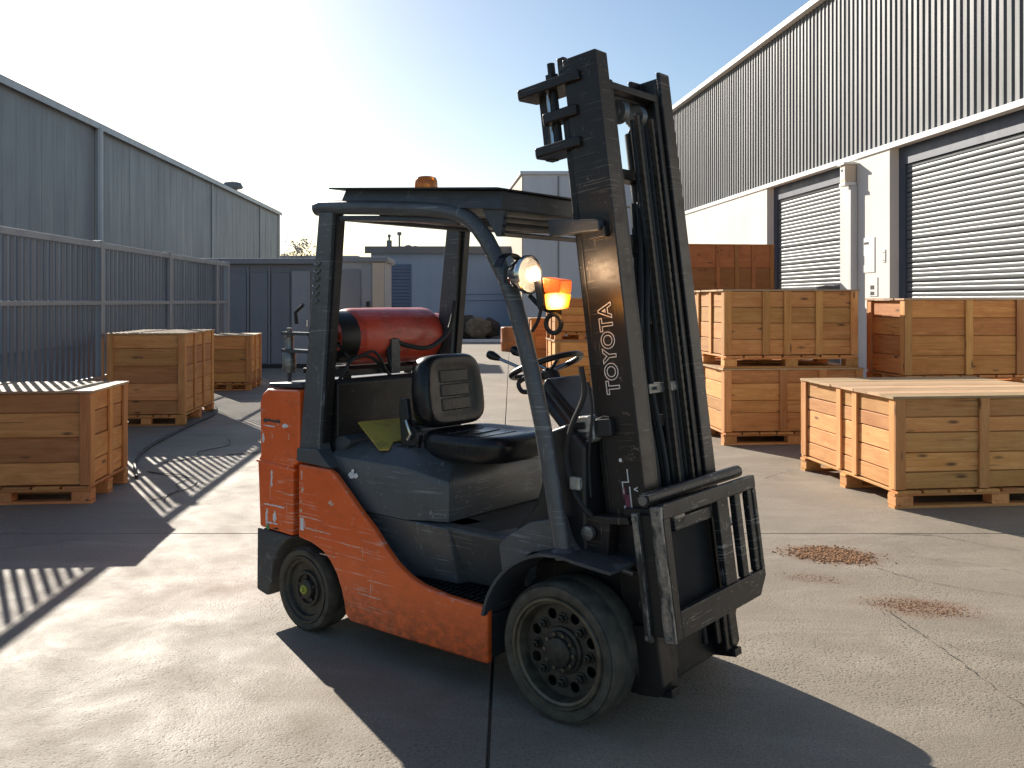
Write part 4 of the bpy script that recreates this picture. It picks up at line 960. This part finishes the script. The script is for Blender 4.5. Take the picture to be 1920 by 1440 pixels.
for (p0, p1, rr_) in (((-.42, .46, 1.275), (-.70, .44, 1.365), .022), ((-.42, .52, 1.30), (-.62, .52, 1.385), .024)):
    q = Vector(p1); d = (q - Vector(p0)).normalized()
    lv = fp(MB().tube([p0, p1], .008, 8), 'control_lever', 'chrome')
    fp(MB().tube([q - d * .05, q - d * .03, q, q + d * .02], [.010, .016, rr_, rr_ * .8], 12), 'lever_knob', 'plastic_black', parent=lv)
fp(MB().tube(curve3([(-.46, .44, 1.285), (-.52, .42, 1.25), (-.50, .42, 1.21), (-.44, .43, 1.22), (-.42, .44, 1.26)]), .011, 8), 'grab_ring', 'plastic_black')
# lamps on the near leg
lb = bpy.data.objects.new('headlamp', None); COL.objects.link(lb); lb.parent = FL
LPc = (-.15, -.012, 1.722)
fp(MB().lathe([(.0, -.062), (.028, -.060), (.050, -.04), (.064, -.012), (.070, .02), (.072, .028), (.068, .03), (.064, .02), (.055, -.005), (.042, -.03), (.022, -.048), (0, -.052)], LPc, 'x', 28), 'lamp_bowl', 'chrome', parent=lb, angle=60)
fp(MB().lathe([(.068, .028), (.060, .040), (.035, .050), (0, .054)], LPc, 'x', 28), 'lens', 'clear_lens', parent=lb, angle=60)
fp(MB().lathe([(.0, -.03), (.016, -.024), (.024, -.004), (.018, .012), (0, .018)], LPc, 'x', 16), 'bulb', 'lamp_bulb', parent=lb, angle=60)
fp(MB().lathe([(.074, .018), (.077, .02), (.077, .034), (.072, .036)], LPc, 'x', 28, closed=True), 'bezel', 'chrome', parent=lb)
m = MB(); n = 12
for k in range(n):
    a0, a1 = R(50 + k * 9), R(50 + (k + 1) * 9)
    for (ra, rb) in ((.080, .086),):
        P0 = [(LPc[0] + dx, LPc[1] + math.cos(a) * r_, LPc[2] + math.sin(a) * r_) for a in (a0, a1) for r_ in (ra, rb) for dx in (-.085, -.048)]
        m.add(P0, [(0, 1, 5, 4), (2, 6, 7, 3), (0, 2, 3, 1), (4, 5, 7, 6), (1, 3, 7, 5), (0, 4, 6, 2)])
fp(m, 'lamp_shroud', 'black_steel', parent=lb)
fp(MB().box(-.25, -.20, -.01, .06, 1.69, 1.75), 'lamp_mount', 'black_steel', parent=lb)
sg = bpy.data.objects.new('turn_signal', None); COL.objects.link(sg); sg.parent = FL
sgm = lambda mb: mb
fp(MB().prism([(-.085, 1.695), (-.045, 1.705), (-.035, 1.60), (-.065, 1.585)], -.03, .045), 'lamp_body', 'plastic_black', parent=sg, bevel=.004)
fp(MB().prism([(-.0445, 1.712), (.046, 1.70), (.043, 1.650), (-.034, 1.650)], -.032, .047), 'upper_lens', 'amber_dull', parent=sg, bevel=.008)
fp(MB().prism([(-.036, 1.648), (.044, 1.648), (.030, 1.59), (-.025, 1.585)], -.032, .047), 'lower_lens', 'signal_lit', parent=sg, bevel=.008)
fp(MB().tube(curve3([(-.15, .03, 1.64), (-.10, .03, 1.60), (-.05, .03, 1.58), (.0, .03, 1.575)]), .010, 8), 'signal_arm', 'black_steel', parent=sg)
fp(MB().tube([(-.01 + math.cos(R(t * 20)) * .036, .0, 1.532 + math.sin(R(t * 20)) * .036) for t in range(19)], .0095, 8, cap=False), 'bracket_ring', 'black_steel', parent=sg)
fp(MB().tube(curve3([(-.13, .02, 1.50), (-.09, .01, 1.55), (-.07, .01, 1.63)]), .007, 6), 'lamp_wire', 'cable_black', parent=sg)
def lamp_light(name, typ, loc, e, c, size, parent, target=None):
    d = bpy.data.lights.new(name, typ); d.energy = e; d.color = c
    if typ == 'SPOT': d.spot_size = R(120); d.spot_blend = .9; d.shadow_soft_size = size
    else: d.shadow_soft_size = size
    o = bpy.data.objects.new(name, d); COL.objects.link(o); o.parent = parent; o.location = loc
    if target: o.rotation_euler = (Vector(loc) - Vector(target)).to_track_quat('Z', 'Y').to_euler()
    return o
lamp_light('headlamp_light', 'SPOT', (-.075, -.03, 1.722), 6.5, (1, .66, .38), .075, lb, (.1, .2, 1.74))
lamp_light('signal_light', 'POINT', (.075, -.01, 1.62), .6, (1, .42, .06), .03, sg)

# mast ---------------------------------------------------------------
mast = bpy.data.objects.new('mast', None); COL.objects.link(mast); mast.parent = FL
mast.location = (.292, 0, .15); mast.rotation_euler = (0, -math.atan(.133), 0)
def mp(mb, name, mt, **k): return mb.build(name, mt, mast, **k)
HT = 2.485
def channel(v0, s, nm):
    m = MB(); t = .018; wd = .085; a0, a1 = -.083, .080
    v1 = v0 + s * t; v2 = v0 + s * wd
    m.box(a0, a1, min(v0, v1), max(v0, v1), 0, HT)
    return m
for (v0, s) in ((.20, 1), (.785, -1)):
    t, wd = .016, .088; vi = v0 + s * t; vo = v0 + s * wd
    pr = [(-.083, v0), (.080, v0), (.080, vo), (.062, vo), (.058, vi), (-.060, vi), (-.064, vo), (-.083, vo)]
    if s < 0: pr = pr[::-1]
    o = mp(MB().slab(pr, 0., HT), 'outer_channel', 'mast_steel', bevel=.005, seg=2)
    # nested inner rail, standing a little proud at the top
    w0, w1 = v0 + s * .094, v0 + s * .132
    pr = [(-.060, w0), (.066, w0), (.066, w1), (.050, w1), (.046, w0 + s * .014), (-.042, w0 + s * .014), (-.046, w1), (-.060, w1)]
    if s < 0: pr = pr[::-1]
    mp(MB().slab(pr, .04, HT - .10), 'inner_channel', 'black_steel', bevel=.004, seg=1)
    # rearward wear strip seen edge-on beside the web
    mp(MB().box(-.125, -.086, v0 + s * .012, v0 + s * .07, .62, 2.28), 'side_cylinder_tube', 'black_steel', bevel=.012, seg=3)
    mp(MB().box(-.086, .10, v0 - s * .0, v0 + s * .06, -.03, .0), 'channel_foot', 'black_steel', bevel=.004)
# crossmembers
for (h, hh_, a) in ((2.36, .05, .0), (2.02, .045, -.02), (1.72, .085, -.02), (1.40, .04, -.02), (.98, .05, -.03), (.25, .12, 0)):
    mp(MB().box(a - .05, a + .02, .292, .69, h - hh_ / 2, h + hh_ / 2), 'crossmember', 'black_steel', bevel=.006)
mp(MB().box(-.06, .07, .29, .675, HT - .14, HT - .11), 'top_plate', 'black_steel', bevel=.004)
mp(MB().lathe([(.0, -.018), (.018, -.02), (.020, -.016), (.034, -.014), (.046, -.016), (.050, -.012), (.040, -.004), (.040, .004), (.050, .012), (.046, .016), (0, .018)], (.02, .42, 2.275), 'y', 28), 'chain_pulley', 'bare_worn_steel', angle=40)
mp(MB().lathe([(.0, -.018), (.046, -.016), (.050, -.012), (.040, -.004), (.040, .004), (.050, .012), (.046, .016), (0, .018)], (.02, .56, 2.275), 'y', 28), 'chain_pulley', 'bare_worn_steel', angle=40)
for (v, a, r) in ((.605, -.035, .034), (.655, -.03, .020), (.625, .02, .014)): mp(MB().tube([(a, v, .05), (a, v, 2.22)], r, 14), 'lift_cylinder', 'black_steel')
mp(MB().tube([(.03, .50, .5), (.03, .50, 2.25)], .010, 8), 'hydraulic_pipe', 'black_steel')
for v in (.53, .55): mp(MB().tube([(.045, v, .45), (.045, v, 2.28)], .011, 8), 'hydraulic_hose', 'cable_black')
for k, (v, a) in enumerate(((.375, .02), (.40, -.01), (.425, .035), (.45, .0))):
    mp(MB().tube(curve3([(a, v, .30), (a + .01, v + .01, .8), (a - .01, v, 1.15), (a, v + .02, 1.35 + .05 * k), (a, v + .07, 1.55 + .05 * k), (a - .01, .52, 1.9)]), .012, 8), 'hydraulic_hose', 'cable_black')
mp(MB().tube([(.03, .70, .3), (.03, .70, 2.2)], .013, 8), 'hydraulic_hose', 'cable_black')
mp(MB().box(-.03, .055, .36, .60, 1.10, 1.14).tube([(.055, .40, 1.12), (.07, .40, 1.12)], .008, 6), 'hose_clamp', 'bare_worn_steel', bevel=.003)
# leaf chain: links
lk = MB().box(-.007, .007, -.010, .010, -.013, .013).mesh('chain_link'); lk.materials.append(M['chain_steel'])
for v in (.485, .60):
    for k in range(88):
        o = bpy.data.objects.new('chain_link', lk); COL.objects.link(o); o.parent = mast
        o.location = (.066, v + (.003 if k % 2 else -.003), .55 + k * .0195); o.rotation_euler = (0, 0, .0 if k % 2 else R(90))
# ears and rods at the top rear
def ear(h, a0, a1, v0, v1, t=.042, nm='top_bracket'):
    pts = [(a1, v0), (a1, v1), (a0 + .05, v1), (a0 + .01, v1 - .02), (a0, v0 + .03), (a0 + .02, v0), (a1 - .04, v0 - .004)]
    return mp(MB().slab(pts, h - t / 2, h + t / 2), nm, 'mast_steel', bevel=.007, seg=2)
ear(2.40, -.335, .0, .182, .34); ear(2.135, -.275, -.03, .182, .32); ear(2.265, -.22, -.03, .184, .27, .045)
mp(MB().box(-.265, -.225, .26, .31, 2.11, 2.40), 'bracket_web', 'mast_steel', bevel=.004)
mp(MB().tube([(-.165, .235, 2.12), (-.165, .235, 2.50)], .017, 10), 'lift_rod', 'black_steel')
mp(MB().tube([(-.165, .235, 2.15), (-.165, .235, 2.38)], .011, 10), 'lift_rod', 'chrome') if False else None
mp(MB().tube([(-.19, .225, 2.14), (-.19, .225, 2.385)], .009, 10), 'lift_rod', 'chrome')
mp(MB().lathe([(.030, 0), (.030, .03), (.017, .032), (.017, .05)], (-.165, .235, 2.42), 'z', 6), 'rod_nut', 'mast_steel')
mp(MB().box(-.12, -.085, .215, .245, 2.40, 2.505), 'stop_lug', 'mast_steel', bevel=.004)
mp(MB().prism([(-.21, 1.775), (-.21, 1.845), (.035, 1.800), (.035, 1.755)], .155, .198), 'stay_bracket', 'dark_grey_paint', bevel=.006)
mp(MB().box(-.03, .05, .172, .199, 1.73, 1.775), 'stay_bolt_plate', 'mast_steel', bevel=.004)
# lettering
lt = text('mast_lettering', 'TOYOTA', .083, 'white_print', mast, (-.006, .1975, 1.295), (R(90), R(-90), 0), outline=.0021, bold=.0022, spacing=1.06)
# worn decal: fragments of a vertical decal
for (a, h, w_, l_, mt) in ((.015, .70, .005, .115, 'white_print'), (-.012, .645, .055, .005, 'white_print'), (.012, .80, .004, .05, 'white_print'), (.0, .775, .03, .004, 'white_print'), (-.016, .76, .004, .035, 'white_print'),
                        (-.012, .735, .014, .04, 'magenta_print'), (.0, .70, .024, .05, 'magenta_print'), (-.012, .665, .014, .03, 'magenta_print'), (-.014, .74, .008, .02, 'white_print'), (-.014, .672, .010, .025, 'white_print')):
    mp(MB().box(a - w_ / 2, a + w_ / 2, .1975, .1995, h - l_ / 2, h + l_ / 2), 'worn_decal', mt)
for h in (.66, .745): text('decal_letter', '<', .035, 'white_print', mast, (.042, .1985, h), (R(90), R(0), 0), bold=.0008)
mp(MB().lathe([(.008, .196), (.006, .199)], (-.012, 0, .86), 'y', 8), 'decal_dot', 'white_print')
# carriage -------------------------------------------------------------
def cp(mb, name, mt, **k): return mb.build(name, mt, mast, **k)
C0, C1 = .125, .905            # v extents
af = .196                     # front plane (mast frame)
Z0, Z1 = .205, .700
fr = cp(MB().box(af - .03, af, C0, C1, Z1 - .055, Z1).box(af - .03, af, C0, C0 + .045, Z0, Z1 - .055), 'carriage_frame', 'carriage_steel', bevel=.005)
def yz(pts, a0, a1):
    n = len(pts); vs = [(a0, v, z) for v, z in pts] + [(a1, v, z) for v, z in pts]
    return MB().add(vs, [tuple(range(n)), tuple(range(2 * n - 1, n - 1, -1))] + [((i + 1) % n, i, i + n, (i + 1) % n + n) for i in range(n)])
cp(yz([(C0 + .045, Z0), (C0 + .045, Z0 + .10), (C1 - .03, Z0 + .10), (C1 - .03, Z1 - .055), (C1, Z1 - .055), (C1, Z0 + .07), (C1 - .07, Z0)], af - .032, af - .001), 'carriage_bottom_bar', 'carriage_steel', bevel=.005)
cp(MB().box(af - .036, af - .008, .56, .655, Z0 + .10, Z1 - .055), 'carriage_upright', 'carriage_steel', bevel=.004)
cp(MB().box(af - .036, af - .008, .715, .765, Z0 + .10, Z1 - .055), 'carriage_upright', 'carriage_steel', bevel=.004)
cp(MB().box(af - .036, af - .008, .835, .905, Z0 + .10, Z1 - .055), 'carriage_upright', 'carriage_steel', bevel=.004)
cp(MB().box(af - .06, af - .03, .25, .56, Z1 - .12, Z1 - .07), 'upper_fork_bar', 'carriage_steel', bevel=.006)
cp(MB().tube([(af - .065, C0 - .02, Z1 + .020), (af - .065, C1 - .03, Z1 + .020)], .026, 16), 'load_roller_tube', 'carriage_steel')
cp(MB().lathe([(.018, -.03), (.018, -.005)], (af - .065, C0, Z1 + .020), 'y', 12), 'tube_end_cap', 'bare_worn_steel')
# near end plates
cp(MB().box(.062, .090, C0 - .012, C0 + .012, Z0 - .01, Z1 - .03), 'end_plate', 'plate_worn', bevel=.004)
cp(MB().box(.092, .145, C0 + .006, C0 + .03, Z0 + .01, Z1 - .04), 'end_channel', 'black_steel', bevel=.003)
cp(MB().box(.146, af - .002, C0 - .014, C0 + .004, Z0 - .005, Z1 - .005), 'end_plate', 'plate_worn', bevel=.004)
for (a, h) in ((.076, Z0 + .01), (.076, Z1 - .05), (.170, Z0 + .015), (.170, Z1 - .03)):
    cp(MB().lathe([(.009, C0 - .012), (.009, C0 - .020), (.0, C0 - .021)], (a, 0, h), 'y', 6), 'bolt', 'bare_worn_steel')
cp(MB().box(.0, .15, C0 + .03, .19, Z1 - .06, Z1 - .02), 'top_bridge', 'black_steel', bevel=.004)
cp(MB().box(.083, .12, .19, .60, Z0 + .05, Z1 - .10), 'carriage_void', 'void_black')  # black sheet paints the dark void inside the carriage opening
cp(MB().box(.125, af - .03, .25, .34, Z1 - .11, Z1 - .05), 'fork_hook', 'bare_worn_steel', bevel=.01)
cp(MB().tube([(af - .02, .735, Z1 - .062), (af - .02, .80, Z1 - .062)], .007, 8), 'latch_pin', 'chrome')
# shoes at the foot of the mast and lower plates
mp(MB().prism([(-.05, .0), (-.05, .24), (.085, .24), (.090, .02), (.065, -.02), (-.03, -.02)], .16, .235), 'mast_shoe', 'mast_steel', bevel=.008)
mp(MB().prism([(-.05, .0), (-.05, .24), (.085, .24), (.090, .02), (.065, -.02), (-.03, -.02)], .73, .80), 'mast_shoe', 'mast_steel', bevel=.008)
# axle bracket, tilt cylinder, valve and hoses between cowl and mast
fp(MB().prism([(.03, .60), (.03, .78), (.24, .80), (.25, .77), (.16, .76), (.15, .62)], .13, .19), 'mast_hinge', 'mast_steel', bevel=.006)
fp(MB().lathe([(.028, .12), (.028, .10), (.012, .095), (0, .095)], (.075, 0, .72), 'y', 14), 'hinge_pin', 'bare_worn_steel')
fp(MB().tube([(.20, .17, .585), (.245, .17, .58)], .011, 10), 'grease_pipe', 'bare_worn_steel')
fp(MB().tube([(-.02, .26, .78), (.12, .26, .95), (.17, .26, 1.02)], .03, 12), 'tilt_cylinder', 'black_steel')
fp(MB().tube([(-.30, .30, 1.23), (-.10, .28, 1.05), (.05, .26, .92)], .028, 10), 'dash_strut', 'plastic_black')
mp(MB().prism([(-.205, .935), (-.205, 1.02), (-.195, 1.04), (-.115, 1.04), (-.10, 1.02), (-.10, .945), (-.12, .935)], .162, .235), 'valve_block', 'cast_alloy', bevel=.008)
mp(MB().box(-.185, -.135, .155, .163, .99, 1.018).box(-.175, -.125, .154, .163, .948, .978), 'valve_port', 'plastic_black', bevel=.003)
mp(MB().lathe([(.014, .162), (.014, .150), (.006, .148), (.0, .148)], (-.118, 0, .965), 'y', 8), 'valve_fitting', 'bare_worn_steel')
mp(MB().box(-.09, -.02, .165, .199, .955, 1.025), 'connector_plug', 'plastic_black', bevel=.006)
mp(MB().tube([(-.10, .185, 1.02), (-.06, .18, 1.03), (-.03, .18, 1.025)], .007, 6), 'connector_wire', 'cable_black')
fp(MB().tube(curve3([(.02, .14, 1.36), (.04, .13, 1.25), (-.012, .12, 1.124), (-.037, .12, 1.016), (-.016, .12, .913), (.03, .12, .83), (.07, .14, .78)]), .0115, 8), 'hose', 'cable_black')
fp(MB().tube(curve3([(.04, .16, 1.30), (.065, .15, 1.18), (.05, .15, 1.0), (.06, .15, .85)]), .006, 8), 'hose', 'cable_black')
fp(MB().box(-.01, .04, .10, .125, .88, .93), 'fluid_bottle', 'cast_alloy', bevel=.006)
